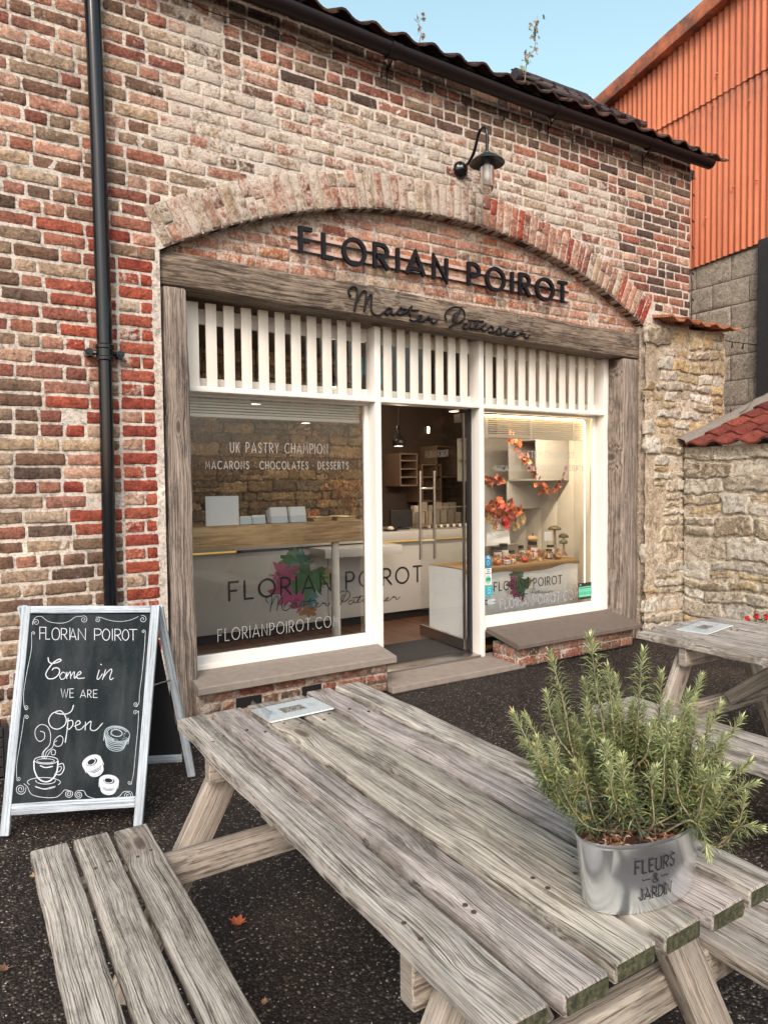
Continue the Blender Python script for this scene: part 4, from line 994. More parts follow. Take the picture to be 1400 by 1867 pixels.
# ------------------------------------------------------------------ picnic tables
random.seed(21)
def picnic(ox, oy, Lh, label, planks=6, rot=0, name='picnic_table', bench_planks=3, flip=False):
    """table top corner (ox, oy) = far left corner at ground plan, running -y for Lh"""
    t = thing(name, label, 'table', (ox+.33, oy-Lh/2, 0), 'picnic tables'); Z = .73; w = .092; p = .1225
    mb = MB()
    for i in range(planks):
        x = ox+w/2+i*p+.002*random.uniform(-1, 1); e0 = random.uniform(-.012, .012)+(.012*i); e1 = random.uniform(-.004, .004)
        kk = random.uniform(.82, 1.12); mb.plank((x-.004, oy+e0, Z-.0175+random.uniform(-.002, .001)), (x+.012, oy-Lh+e1, Z-.0175), (0, 0, 1), w+.006, .036, .0042, 60, 0, .0022, None, 1, col=(kk, kk*random.uniform(.96, 1.0), kk*random.uniform(.92, 1.0), 0), rough=.0022)
    mb.build('table_top', [M_bench, M_end], t, 'auto')
    W = w+p*(planks-1); cx = ox+W/2
    for yy in (oy-.20, oy-Lh+.20):
        for sgn in (-1, 1):
            mb = MB(); xt = cx+sgn*(W/2-.13); xb = cx+sgn*(W/2+.24)
            mb.plank((xt, yy, .69), (xb, yy, .0), (0, 1, 0), .092, .042, .004, 10, 0, .001, None, rough=.0008); mb.build('leg', M_brace, t, 'auto')
    mb = MB()
    for yy in (oy-.245, oy-Lh+.245):
        mb.plank((cx-W/2-.42, yy, .372), (cx+W/2+.42, yy, .372), (0, 0, 1), .04, .09, .004, 10, 0, .001, None)
        mb.plank((cx-W/2+.012, yy, .648), (cx+W/2-.03, yy, .648), (0, 0, 1), .042, .088, .004, 10, 0, .001, None)
        mb.tube([(cx-W/2-.25, yy-.03, .372), (cx-W/2-.25, yy-.018, .372)], .012, 8, col=(.05, .04, .04, 0))
    mb.plank((cx-W/2+.02, oy-Lh*.5+.1, .68), (cx+W/2-.02, oy-Lh*.5+.1, .68), (0, 0, 1), .07, .04, .004, 8, 0, .001, None)
    for s_, yy in ((1, oy-.245), (-1, oy-Lh+.245)):
        mb.plank((cx, yy-s_*.03, .40), (cx, yy-s_*.38, .68), (1, 0, 0), .07, .04, .004, 6, 0, .001, None)
    mb.build('cross_brace', M_brace, t, 'auto')
    for sgn in (-1, 1):
        mb = MB(); xi = cx+sgn*(W/2+.13)
        for j in range(bench_planks):
            x = xi+sgn*(.045+j*.1135)
            mb.plank((x, oy-.06+random.uniform(-.01, .01), .423), (x-.006, oy-Lh+.03+random.uniform(-.01, .01), .423), (0, 0, 1), .095, .036, .0045, 50, 0, .0022, None, 1, col=(lambda k: (k, k*.98, k*.95, 0))(random.uniform(.85, 1.12)), rough=.002)
        mb.build('bench_seat', [M_bench, M_end], t, 'auto')
    pts = []
    for i in range(planks):
        for yy in (oy-.225, oy-.265, oy-Lh+.225, oy-Lh+.265): pts.append((ox+w/2+i*p+random.choice([-.022, .02])+.004, yy+random.uniform(-.01, .01), Z+.0008))
    for sgn in (-1, 1):
        for j in range(bench_planks):
            for yy in (oy-.245, oy-Lh+.245):
                for dx in (-.02, .02): pts.append((cx+sgn*(W/2+.13+.045+j*.1135)+dx, yy+dx*.4, .4418))
    for k, q in enumerate(pts):
        if k == 0:
            mb = MB(); c0 = tuple(t['wloc']); mb.lathe(c0, [(.0052, -.003), (.0052, 0), (.002, .0005)], 8, col=(.06, .035, .025, 0)); sc = mb.build('screw', M_v, t); sc.location = V(q)-V(c0)
        else:
            o = sc.copy(); C.objects.link(o); o.parent = t; o.location = V(q)-V(c0)
    return t
picnic(.629, 2.305, 1.57, 'weathered grey picnic table in the foreground with the rosemary planter on it')
picnic(2.955, 2.345, 1.57, 'weathered picnic table at the right edge standing nearer the stone wall')
# ------------------------------------------------------------------ menus in acrylic holders
M_menu = simple('warm_white_card', (.80, .78, .745), .7, var=.03)
def menu(c, ang, w, h, z, label, pic):
    t = thing('menu_holder', label, 'menu', (c[0], c[1], z), 'menu holders on the tables'); ca, sa = math.cos(ang), math.sin(ang)
    def T(u, v, d): return (c[0]+u*ca-v*sa, c[1]+u*sa+v*ca, z+d)
    mb = MB()
    def pl(u0, u1, v0, v1, z0, z1, mat=0, col=(1, 1, 1, 0)):
        vs = [T(u, v, d) for d in (z0, z1) for v in (v0, v1) for u in (u0, u1)]
        mb.add(vs, [(0, 2, 3, 1), (4, 5, 7, 6), (0, 1, 5, 4), (2, 6, 7, 3), (0, 4, 6, 2), (1, 3, 7, 5)], mat, col)
    pl(-w/2, w/2, -h/2, h/2, .002, .0065); mb.build('menu_card', M_menu, t)
    mb = MB(); pl(-w/2-.004, w/2+.004, -h/2-.003, h/2+.003, .0078, .0092); mb.build('acrylic_cover', M_acr, t)
    mb = MB(); a = [T(-w/2-.012, -h/2, .003), T(-w/2-.012, h/2, .003), T(-w/2+.006, h/2, .038), T(-w/2+.006, -h/2, .038)]
    b = [T(-w/2+.035, -h/2, .010), T(-w/2+.035, h/2, .010)]
    mb.add(a+b, [(0, 1, 2, 3), (3, 2, 5, 4)]); mb.build('acrylic_foot', M_acr, t)
    mb = MB(); n = 16; m_ = 7; pw, ph = (w*.36, h*.34)
    random.seed(3)
    for i in range(n):
        for j in range(m_):
            k = nz(i*.5, j*.6, 3); col = [(.12, .075, .05), (.32, .25, .19), (.5, .45, .4), (.2, .1, .055)][min(3, max(0, int((k+.5)*4)))]
            u0, v0 = -pw/2+pw*i/n, -ph/2+ph*j/m_
            mb.add([T(u0, v0, .0069), T(u0+pw/n, v0, .0069), T(u0+pw/n, v0+ph/m_, .0069), T(u0, v0+ph/m_, .0069)], [(0, 1, 2, 3)], 0, (*col, 0))
    mb.build('printed_picture', M_v, t)
    mb = MB()
    for side in (-1, 1):
        for q in range(3):
            u = side*(w*.29+q*w*.035); L_ = h*(.30-.06*q)
            pts = [(u, -L_/2+L_*k/8+0) for k in range(9)]
            for k in range(0, 8): 
                if (k*3+q) % 4: ribbon(mb, [pts[k], pts[k+1]], .0022, lambda a, b, d: T(a, b, .0069+d), cap=False)
    mb.build('small_print', M_vinylg, t)
menu((.975, 2.175), math.radians(3), .235, .15, .731, 'white menu card in an acrylic holder on the far end of the near table', 0)
menu((3.30, 2.205), math.radians(10), .30, .16, .731, 'white menu card in a clear acrylic holder on the right hand table', 0)
# ------------------------------------------------------------------ planter and rosemary
pc, PA, PB, PR = V((1.087, .857, .731)), .145, .0735, -.05
pl_ = thing('oval_planter', 'oval galvanised tin planter lettered FLEURS & JARDIN on the near end of the table', 'planter', tuple(pc))
mb = MB(); pr = [(.86, .0), (.885, .001), (.895, .006), (.90, .010), (.905, .016), (.955, .075), (.995, .122), (1.012, .124), (1.02, .128), (1.012, .1325), (1.0, .131), (.985, .122), (.93, .06), (.89, .02)]
mb.lathe(pc, pr, 64, sx=PA, sy=PB, rot=PR, caps=(True, False)); mb.build('tin_body', M_tin, pl_, 'auto')
mb = MB(); nr = 14; vs = [tuple(pc+V((0, 0, .108)))]
for i in range(1, nr+1):
    for j in range(48):
        q = 2*math.pi*j/48; r = i/nr*.975; x, y = r*PA*math.cos(q), r*PB*math.sin(q)
        vs.append((pc.x+x*math.cos(PR)-y*math.sin(PR), pc.y+x*math.sin(PR)+y*math.cos(PR), pc.z+.104+.010*nz(x*40, y*40)+.004*nz(x*150, y*150)))
mb.add(vs, [(0, 1+j, 1+(j+1) % 48) for j in range(48)]+[(1+i*48+j, 1+(i+1)*48+j, 1+(i+1)*48+(j+1) % 48, 1+i*48+(j+1) % 48) for i in range(nr-1) for j in range(48)], 0, (.06, .03, .02, 0))
random.seed(8)
for i in range(330):                                   # shreds of bark
    q = random.uniform(0, 6.28); r = math.sqrt(random.random())*.88; x, y = r*PA*math.cos(q), r*PB*math.sin(q); p = pc+V((x, y, .108+random.uniform(0, .010)))
    a = random.uniform(0, 6.28); L_ = random.uniform(.006, .022); d = V((math.cos(a), math.sin(a), random.uniform(-.3, .35)))*L_
    mb.tube([p-d*.5, p+V((0, 0, .002)), p+d*.5], random.uniform(.0007, .0018), 4, col=(*jit(random.choice([(.20, .09, .05), (.30, .17, .10), (.10, .05, .03), (.42, .30, .2), (.28, .10, .045)]), .2), 0))
mb.build('soil', M_v, pl_)
def TPn(u, v, d):                                       # wrap the lettering on the long side
    q = math.radians(-104)+(u/PA)/1.0; k = .905+(v/.122)*.09; r = 1.0
    x, y = (PA*k+d)*math.cos(q), (PB*k+d)*math.sin(q)
    return (pc.x+x*math.cos(PR)-y*math.sin(PR), pc.y+x*math.sin(PR)+y*math.cos(PR), pc.z+v)
def serifs(mb, txt, x0, x1, y0, h, fn, wt=.0028):
    for q in text_strokes(txt, x0, x1, y0, h, .26):
        ribbon(mb, q, wt, fn, d0=.0012, cap=False)
        for e, o_ in ((q[0], q[1]), (q[-1], q[-2])):
            if abs(e[0]-o_[0]) < .35*abs(e[1]-o_[1])+1e-6 and (abs(e[1]-y0) < .001 or abs(e[1]-y0-h) < .001): ribbon(mb, [(e[0]-.0035, e[1]), (e[0]+.0035, e[1])], .0013, fn, d0=.0013, cap=False)
mb = MB(); serifs(mb, 'FLEURS', -.050, .042, .078, .023, TPn); serifs(mb, '&', -.010, .003, .056, .017, TPn, .0022); serifs(mb, 'JARDIN', -.040, .036, .028, .020, TPn)
ribbon(mb, [(-.034, .064), (-.016, .064)], .0016, TPn, d0=.0012); ribbon(mb, [(.009, .064), (.028, .064)], .0016, TPn, d0=.0012)
mb.build('lettering', M_vinylk, pl_)
ros = thing('rosemary_bush', 'bushy green rosemary growing in the oval tin planter', 'plant', (pc.x, pc.y, pc.z+.11))
mbL, mbS = MB(), MB(); random.seed(14)
def sprig(P, dens=260, L0=.033):
    P = [V(p) for p in cr([tuple(p) for p in P], 6)]
    if len(P) < 3: return
    ln = [0]
    for i in range(1, len(P)): ln.append(ln[-1]+(P[i]-P[i-1]).length)
    tot = ln[-1]; mbS.tube(P, .0021, 5, r2=.0009, col=(*jit((.30, .25, .17), .2), 0))
    s = tot*.10; ph = random.uniform(0, 6)
    while s < tot:
        i = max(k for k in range(len(ln)) if ln[k] <= s); i = min(i, len(P)-2); t = (s-ln[i])/max(1e-6, ln[i+1]-ln[i]); p = P[i].lerp(P[i+1], t); ax = (P[i+1]-P[i]).normalized()
        fr = s/tot; tip = max(0, 1-(tot-s)/.045)
        a = ax.orthogonal().normalized(); b = ax.cross(a)
        m_ = 4 if fr > .35 else 3
        for k in range(m_):
            if fr < .3 and random.random() < .35: continue
            q = ph+k*2*math.pi/m_+random.uniform(-.35, .35); out_ = a*math.cos(q)+b*math.sin(q)
            up = lerp(random.uniform(.1, .75), 1.7, tip)
            d = (out_+ax*up).normalized(); l = L0*random.uniform(.7, 1.15)*lerp(1, .55, tip)
            wv_ = d.cross(ax).normalized()*.00125*random.uniform(.8, 1.25)
            m1 = p+d*l*.5+ax*l*.07; e = p+d*l-ax*l*random.uniform(.0, .22)*(1-tip)+V((0, 0, -l*.06))
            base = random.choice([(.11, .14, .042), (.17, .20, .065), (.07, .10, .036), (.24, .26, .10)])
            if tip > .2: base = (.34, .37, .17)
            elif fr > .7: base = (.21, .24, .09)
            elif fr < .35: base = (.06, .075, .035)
            if random.random() < .018: base = (.42, .24, .08)
            c = jit(base, .2); n = len(mbL.v)
            mbL.add([p-wv_*.5, p+wv_*.5, m1+wv_, m1-wv_, e], [(0, 1, 2, 3), (3, 2, 4)], 0, (*c, 0))
        ph += .8; s += random.uniform(.0035, .0052)*(lerp(1, .6, tip))
rr_, uu_, ff_ = cam_axes()
def tipat(px, dz, dep):      # spread of the shoots: px metres along the table's width direction, dz height, dep along the view
    return pc+V((px*.85, -px*.53, dz))+V((dep*.53, dep*.85, 0))
TIPS = [(a if a < .1 else .1+(a-.1)*.68, b, c) for a, b, c in [(-.235, .335, 0), (-.195, .27, -.03), (-.16, .44, .02), (-.10, .485, -.02), (-.085, .30, -.05), (-.03, .35, .03), (.005, .45, 0), (.04, .33, -.04), (.06, .30, .04), (.09, .37, 0), (.145, .345, .05), (.13, .26, -.06), (.185, .29, 0), (.225, .255, -.03), (.26, .31, .03), (.27, .20, 0), (.245, .14, -.04),
        (-.14, .33, .05), (-.19, .22, .03), (-.05, .27, -.04), (.01, .25, -.04), (.10, .24, -.03), (.17, .22, -.02), (-.12, .24, .0), (-.02, .38, .06), (.11, .29, .06), (.20, .24, .05), (-.09, .38, .04), (.03, .28, .05), (.22, .18, .04), (.19, .34, .02), (-.06, .42, 0), (-.21, .27, .03), (.05, .40, .02), (.14, .20, -.02), (-.10, .30, .06), (-.03, .24, .07), (.05, .22, .08), (.08, .33, .05), (.15, .28, .07), (-.16, .26, .06), (.0, .31, .02), (.24, .24, .06), (-.07, .21, .03), (.10, .17, .05), (-.2, .31, .05), (.17, .38, .06)]]
for i, (a, h, dd) in enumerate(TIPS):
    T_ = tipat(a, h, dd*1.3); B_ = pc+V((.015+a*.2+random.uniform(-.015, .015), .018+random.uniform(-.012, .02)-a*.05, .105))
    mdl = B_.lerp(T_, .45)+V((a*.10*1.0, dd*.4, random.uniform(-.045, -.01))); m2 = B_.lerp(T_, .75)+V((a*.06, 0, -.006))
    sprig([B_, mdl, m2, T_])
    for k in range(1 if i % 3 else 2):
        f = random.uniform(.45, .8); s0 = B_.lerp(mdl, f*1.2) if f < .45 else mdl
        q = random.uniform(0, 6.28); e = s0+V((math.cos(q)*.05+a*.1, math.sin(q)*.04, random.uniform(.07, .14)))
        sprig([s0, s0.lerp(e, .5)+V((math.cos(q)*.012, math.sin(q)*.012, -.006)), e], L0=.026)
# a drooping shoot over the front rim and the one on the right
sprig([pc+V((.03, -.03, .11)), pc+V((.045, -.075, .148)), pc+V((.05, -.10, .125)), pc+V((.055, -.105, .09))], L0=.026)
sprig([pc+V((.10, .0, .11)), pc+V((.14, -.03, .15)), pc+V((.165, -.06, .14)), pc+V((.18, -.08, .15))], L0=.024)
mbS.build('stem', M_v, ros, True); mbL.build('foliage', M_leaf, ros)
# ------------------------------------------------------------------ chalkboard A-frame
FLp, FRp, ARp, ALp = V((.154, 3.403, 0)), V((.693, 3.165, 0)), V((.83, 3.32, .94)), V((.283, 3.585, .955))
# drawing coordinates of the board (measured on its face) -> (u, v) on the frame
src = [(2, 1685), (985, 1610), (1105, 90), (155, 95)]; dst = [(0, 0), (1, 0), (1, 1), (0, 1)]
A_ = []; b_ = []
for (x, y), (u, v) in zip(src, dst):
    A_ += [[x, y, 1, 0, 0, 0, -u*x, -u*y], [0, 0, 0, x, y, 1, -v*x, -v*y]]; b_ += [u, v]
Hh = np.linalg.solve(np.array(A_, float), np.array(b_, float))
def uv(x, y): d = Hh[6]*x+Hh[7]*y+1; return ((Hh[0]*x+Hh[1]*y+Hh[2])/d, (Hh[3]*x+Hh[4]*y+Hh[5])/d)
bn = (FRp-FLp).cross(ALp-FLp).normalized()
if bn.y > 0: bn = -bn
def BP(u, v, d=0): return (FLp.lerp(FRp, u)).lerp(ALp.lerp(ARp, u), v)+bn*d
def TC(x, y, d): u, v = uv(x, y); return tuple(BP(u, v, .0072+d))
abd = thing('chalkboard_sign', 'whitewashed A-frame chalkboard by the wall inviting customers to come in', 'sign', (.6, 3.45, 0))
mb = MB(); fw = .038
def bar(p, q, w, t, up, sd): mb.plank(p, q, up, w, t, .003, 16, 0, .0008, sd, rough=.0006)
uL, uR = fw/2/.589, 1-fw/2/.589
vB = .108; vT = 1-.018
bar(BP(uL, 0), BP(uL, 1.0), fw, .026, bn, 1); bar(BP(uR, 0), BP(uR, 1.0), fw, .026, bn, 2)
bar(BP(uL+.032, vT, .001), BP(uR-.032, vT, .001), fw*.85, .026, bn, 3); bar(BP(uL+.032, vB, .001), BP(uR-.032, vB, .001), fw*1.2, .026, bn, 4)
mb.build('front_frame', M_sign, abd, 'auto')
mb = MB(); n = 24
for d in (.006, -.004):
    vs = [tuple(BP(lerp(.05, .95, i/n), lerp(.10, .96, j/n), d)) for j in range(n+1) for i in range(n+1)]
    mb.add(vs, [(j*(n+1)+i, j*(n+1)+i+1, (j+1)*(n+1)+i+1, (j+1)*(n+1)+i) for j in range(n) for i in range(n)])
bd = mb.build('writing_surface', M_board, abd)
BR_, BL_ = V((1.022, 3.545, 0)), V((.483, 3.783, 0)); hr = ARp-V((.008, -.01, .01)); hl = ALp-V((.008, -.01, .01)); bb = (BR_-BL_).cross(hl-BL_).normalized()
if bb.y < 0: bb = -bb
mb = MB(); off = bb*.02
bar(BR_+off, hr+off, fw, .024, bb, 5); bar(BL_+off, hl+off, fw, .024, bb, 6)
c1, c2 = BL_.lerp(hl, .12)+off, BR_.lerp(hr, .12)+off; bar(c1.lerp(c2, .05), c1.lerp(c2, .95), .045, .022, bb, 7)
mb.build('back_frame', M_sign, abd, 'auto')
mb = MB(); vs = [tuple(BL_.lerp(hl, .14).lerp(BR_.lerp(hr, .14), u).lerp(hl.lerp(hr, u), v)+bb*d) for d in (.014, .022) for (u, v) in ((.05, 0), (.95, 0), (.95, .97), (.05, .97))]
mb.add(vs, [(3, 2, 1, 0), (4, 5, 6, 7), (0, 1, 5, 4), (1, 2, 6, 5), (2, 3, 7, 6), (3, 0, 4, 7)]); mb.build('back_panel', simple('black_back_panel', (.01, .01, .011), .8, var=0), abd)
mb = MB(); mb.tube([tuple(BP(.97, .62, -.02)), tuple(BP(.97, .62, -.02).lerp(BR_.lerp(hr, .6), .9))], .004, 6); mb.build('stay', M_steel, abd)
WC = {}
chalk = MB(); thin = MB(); blue = MB()
def S_(pts, w=.0042, m=chalk, sm=True): ribbon(m, [p for p in (cr(pts, 6) if sm and len(pts) > 2 else pts)], w*1000, TC)
def spiral(cx, cy, r, turns, a0, sgn=1, n=26): return [(cx+r*(1-i/n*.85)*math.cos(a0+sgn*turns*6.283*i/n), cy+r*(1-i/n*.85)*math.sin(a0+sgn*turns*6.283*i/n)) for i in range(n+1)]
def sp(cx, cy, r, tail, turns=1.5, a0=0, sgn=1, w=.0028): S_(list(reversed(spiral(cx, cy, r, turns, a0, sgn)))+tail, w, chalk)
# upper flourishes
sp(254, 212, 26, [(245, 180), (290, 170), (340, 205), (420, 217), (480, 205), (530, 172), (575, 168)], 1.5, 2.6, 1)
sp(586, 190, 26, [], 1.6, -1.8, 1); sp(680, 193, 20, [(700, 175), (760, 195), (830, 204), (900, 195), (960, 170)], 1.4, -2, 1); sp(990, 188, 27, [], 1.5, -2.0, 1)
sp(236, 288, 13, [(222, 290), (221, 400), (190, 560), (168, 700), (170, 790), (180, 818)], 1.3, 3.1, 1); sp(184, 806, 17, [], 1.4, 2.0, -1)
sp(188, 874, 17, [(170, 880), (160, 950), (135, 1100), (120, 1200), (120, 1290)], 1.4, 3.1, 1); sp(134, 1295, 16, [], 1.4, 3.0, -1)
sp(994, 275, 13, [(1007, 280), (1000, 400), (985, 560), (967, 700), (963, 770), (945, 798)], 1.3, 0, -1); sp(942, 782, 17, [], 1.4, 1, 1)
sp(938, 838, 17, [(960, 835), (955, 950), (940, 1100), (926, 1250), (910, 1330)], 1.4, 0, -1); sp(898, 1318, 14, [], 1.4, 0, 1)
S_(spiral(148, 1366, 38, 2.2, -.3, 1), .0036); S_([(170, 1328), (195, 1350), (225, 1400), (300, 1420), (390, 1420), (430, 1395), (455, 1370), (500, 1378)], .0036); S_(spiral(482, 1396, 28, 2, -.6, 1), .0036)
S_(spiral(552, 1402, 28, 2, -2.2, -1), .0036); S_([(540, 1375), (585, 1375), (610, 1410), (680, 1430), (780, 1430), (830, 1410), (860, 1380), (905, 1378)], .0036); S_(spiral(888, 1406, 33, 2, -.8, 1), .0036)
# words
for ch, x0, x1, yt, yb in [('F', 280, 325, 245, 330), ('L', 322, 350, 252, 330), ('O', 365, 418, 250, 335), ('R', 430, 470, 254, 332), ('I', 490, 490, 250, 332), ('A', 488, 535, 255, 334), ('N', 548, 598, 255, 334),
                           ('P', 660, 705, 256, 334), ('O', 714, 765, 258, 336), ('I', 783, 783, 258, 337), ('R', 800, 840, 258, 338), ('O', 850, 895, 262, 336), ('T', 898, 950, 260, 336),
                           ('W', 428, 478, 676, 736), ('E', 490, 515, 676, 736), ('A', 562, 600, 684, 736), ('R', 612, 638, 684, 736), ('E', 652, 678, 684, 736)]:
    wd, st = glyph(ch); k = (x1-x0)/wd if wd else 0
    for q in st: ribbon(chalk, [(x0+u*k+nz(u*3, v*3, x0)*3, yb-v*(yb-yt)+nz(u*3, x0, v)*3) for u, v in q], 5.0 if yt < 400 else 4.2, TC)
for q, w_ in [([(338, 460), (345, 490), (370, 500), (410, 490), (428, 478), (415, 470), (380, 490), (345, 530), (322, 575), (340, 605), (380, 603), (412, 575), (418, 545), (400, 530), (375, 535), (368, 545)], 9),
          ([(440, 560), (420, 585), (430, 610), (455, 600), (462, 572), (445, 560), (470, 575)], 7), ([(470, 560), (468, 605)], 7), ([(470, 590), (492, 558), (495, 605)], 7), ([(496, 588), (520, 558), (520, 600), (535, 595)], 7),
          ([(530, 590), (565, 570), (560, 555), (540, 575), (545, 603), (590, 600)], 7), ([(692, 545), (677, 602), (690, 606), (714, 572)], 7), ([(703, 505), (706, 508)], 9), ([(736, 542), (714, 610)], 7), ([(718, 598), (745, 562), (772, 538), (778, 552), (764, 596), (772, 612), (788, 600)], 7),
          ([(515, 790), (500, 830), (465, 850), (410, 848), (388, 838), (420, 828), (445, 845), (465, 890), (450, 930), (405, 955), (360, 940), (342, 895), (365, 850), (410, 830)], 8),
          ([(478, 880), (472, 950), (458, 1045)], 8), ([(472, 900), (505, 895), (510, 925), (485, 955), (470, 945)], 8), ([(520, 935), (560, 915), (550, 895), (530, 915), (535, 955), (565, 955), (590, 930)], 7), ([(598, 905), (595, 960)], 7), ([(597, 930), (635, 900), (632, 955), (670, 960), (715, 912)], 7)]:
    ribbon(chalk, cr(q, 6) if len(q) > 2 else q, w_*.8, TC)
# cup with steam
for q, w_ in [(arc(325, 1168, 82, 26, 0, 360, 30), 6), (arc(322, 1172, 62, 14, 0, 360, 24), 4), ([(240, 1175), (245, 1240), (275, 1295), (325, 1315), (370, 1295), (400, 1245), (408, 1175)], 11), ([(405, 1200), (440, 1190), (450, 1225), (425, 1265), (385, 1262)], 7), ([(408, 1215), (428, 1210), (430, 1230), (410, 1248), (392, 1248)], 5),
          (arc(310, 1318, 115, 32, 150, 390, 26), 5), (arc(322, 1308, 68, 22, -10, 190, 16), 5), ([(285, 1205), (320, 1218), (370, 1210)], 9), ([(250, 1345), (310, 1362), (390, 1345)], 5), ([(255, 1352), (320, 1366), (385, 1352)], 4),
          ([(305, 1155), (310, 1110), (350, 1060), (355, 985), (330, 935), (285, 925), (250, 960), (252, 1010), (280, 1040), (312, 1020), (312, 980), (285, 970)], 5), ([(312, 1160), (330, 1110), (370, 1080), (385, 1030), (420, 1000), (443, 1020), (430, 1065), (395, 1072), (380, 1050), (400, 1035)], 5),
          ([(322, 1160), (345, 1120), (370, 1095), (390, 1105), (385, 1130), (362, 1128), (365, 1110)], 5), ([(297, 1155), (300, 1120), (325, 1085)], 4)]:
    ribbon(chalk, cr(q, 5) if len(q) < 20 else q, w_*.85, TC)
def macaron(cx, cy, rx, ry, tilt, m, fill):
    ct, st = math.cos(tilt), math.sin(tilt)
    R2 = lambda pts: [(cx+x*ct-y*st, cy+x*st+y*ct) for x, y in pts]
    ribbon(m, R2(arc(0, -ry*.45, rx, ry*.62, 0, 360, 30)), 6 if fill else 4, TC); ribbon(m, R2(arc(-rx*.05, -ry*.5, rx*.45, ry*.28, 0, 360, 20)), 6, TC)
    for k, yy in enumerate((.05, .18, .32, .48, .62, .78)):
        ribbon(m, R2(arc(0, ry*(yy-.35), rx*(1-.05*k), ry*.55, 12, 168, 16)), 5 if not fill or k in (1, 2) else 9, TC)
    for k in range(3 if fill else 2): ribbon(m, R2(arc(0, -ry*.45, rx*(.9-.12*k), ry*(.56-.08*k), 0 if fill else 100, 360 if fill else 330, 26)), 9 if fill else 4, TC)
    ribbon(m, R2([(-rx, -ry*.4), (-rx*.97, ry*.25)]), 5, TC); ribbon(m, R2([(rx, -ry*.4), (rx*.97, ry*.25)]), 5, TC)
    random.seed(int(cx))
    for k in range(34 if not fill else 12):
        a = random.uniform(0, 6.28); r = random.uniform(.5, .95); x, y = rx*r*math.cos(a), ry*(-.45+.6*r*math.sin(a)); ribbon(m, R2([(x, y), (x+rx*.08, y+3)]), 2.5, TC)
macaron(808, 1022, 86, 84, .15, blue, False); macaron(655, 1208, 68, 70, -.45, chalk, True); macaron(756, 1336, 66, 64, .08, chalk, True)
chalk.build('chalk_drawing', M_chalk, bd); blue.build('blue_chalk_drawing', M_chalkb, bd)
# ------------------------------------------------------------------ crate and geraniums
mb = MB()
for i in range(5): mb.plank((-.5, 4.12, .02+i*.052), (.215, 4.12, .02+i*.052), (0, 0, 1), .025, .047, .004, 4, 0, .001, i)
mb.plank((.225, 4.13, 0), (.225, 4.13, .265), (0, 1, 0), .03, .03, .003, 3)
for i in range(5): mb.plank((-.5, 4.27, .02+i*.052), (.215, 4.27, .02+i*.052), (0, 0, 1), .025, .047, .004, 4, 0, .001, i)
one(mb, 'slatted_trough', M_blackpost, 'low black slatted trough against the wall behind the chalkboard', 'trough')
ger = thing('red_geranium', 'red geranium blooms showing just above the back edge of the right hand table', 'flower', (5.75, 3.32, 0))
random.seed(6); mb = MB(); ms = MB(); mg = MB()
for (x, y, z) in ((5.60, 3.36, .33), (5.63, 3.30, .35), (5.74, 3.28, .34), (5.80, 3.24, .36), (5.86, 3.2, .33)):
    ms.tube([(x+.02, y+.02, .12), (x, y, z)], .004, 6, col=(.09, .13, .04, 0))
    for k in range(16):
        d = V((random.gauss(0, 1), random.gauss(0, 1), random.gauss(0, 1))).normalized(); maple(mb, V((x, y, z+.01))+d*.02, d, .018, jit((.50, .012, .018), .25), random.uniform(0, 6))
for k in range(60): maple(mg, (random.uniform(5.58, 5.9), random.uniform(3.15, 3.42), random.uniform(.2, .31)), (random.uniform(-1, 1), random.uniform(-1, 1), 1), .035, jit((.07, .10, .035), .2), random.uniform(0, 6))
ms.build('stem', M_v, ger); mb.build('blossoms', M_leaf, ger); mg.build('foliage', M_leaf, ger)
mb = MB(); mb.lathe((5.74, 3.30, 0), [(.12, 0), (.125, .01), (.165, .19), (.175, .195), (.175, .22), (.16, .22), (.155, .19)], 28, col=(.2, .09, .06, 0)); mb.lathe((5.74, 3.30, 0), [(.001, .20), (.16, .195)], 20, col=(.05, .03, .02, 0), caps=(False, False))
one(mb, 'flower_pot', M_v, 'round clay pot holding the red geraniums at the foot of the yard wall', 'pot', smooth='auto')
# ------------------------------------------------------------------ inside: furniture and goods
random.seed(31)
t = thing('bar_table', 'honey oak window bar with a white pillar leg inside the left window', 'table', (2.1, 5.1, 0))
mb = MB(); mb.plank((1.0, 5.13, 1.112), (2.90, 5.13, 1.112), (0, 0, 1), .34, .165, .004, 8, 0, 0, 4); mb.build('table_top', M_counterwood, t, 'auto')
mb = MB(); mb.tube([(2.66, 5.05, .05), (2.66, 5.05, .50)], .037, 20); mb.tube([(2.66, 5.05, .50), (2.66, 5.05, 1.03)], .032, 20); mb.build('leg', M_white, t, 'auto')
def card(x0, x1, y, z0, z1, lean, label, th=.004, name='menu_card', grp=None):
    mb = MB(); vs = [(x, y+k+lean*(z-z0), z) for k in (0, th) for z in (z0, z1) for x in (x0, x1)]
    mb.add(vs, [(0, 1, 3, 2), (4, 6, 7, 5), (0, 2, 6, 4), (1, 5, 7, 3), (0, 4, 5, 1), (2, 3, 7, 6)])
    return one(mb, name, M_card, label, 'card', grp)
card(1.595, 1.845, 5.02, 1.196, 1.412, .02, 'large blank white card standing at the left end of the oak bar')
card(1.43, 1.50, 5.10, 1.196, 1.38, .05, 'narrow pale card leaning beside the left window edge')
GB = 'leaflet stacks on the window bar'
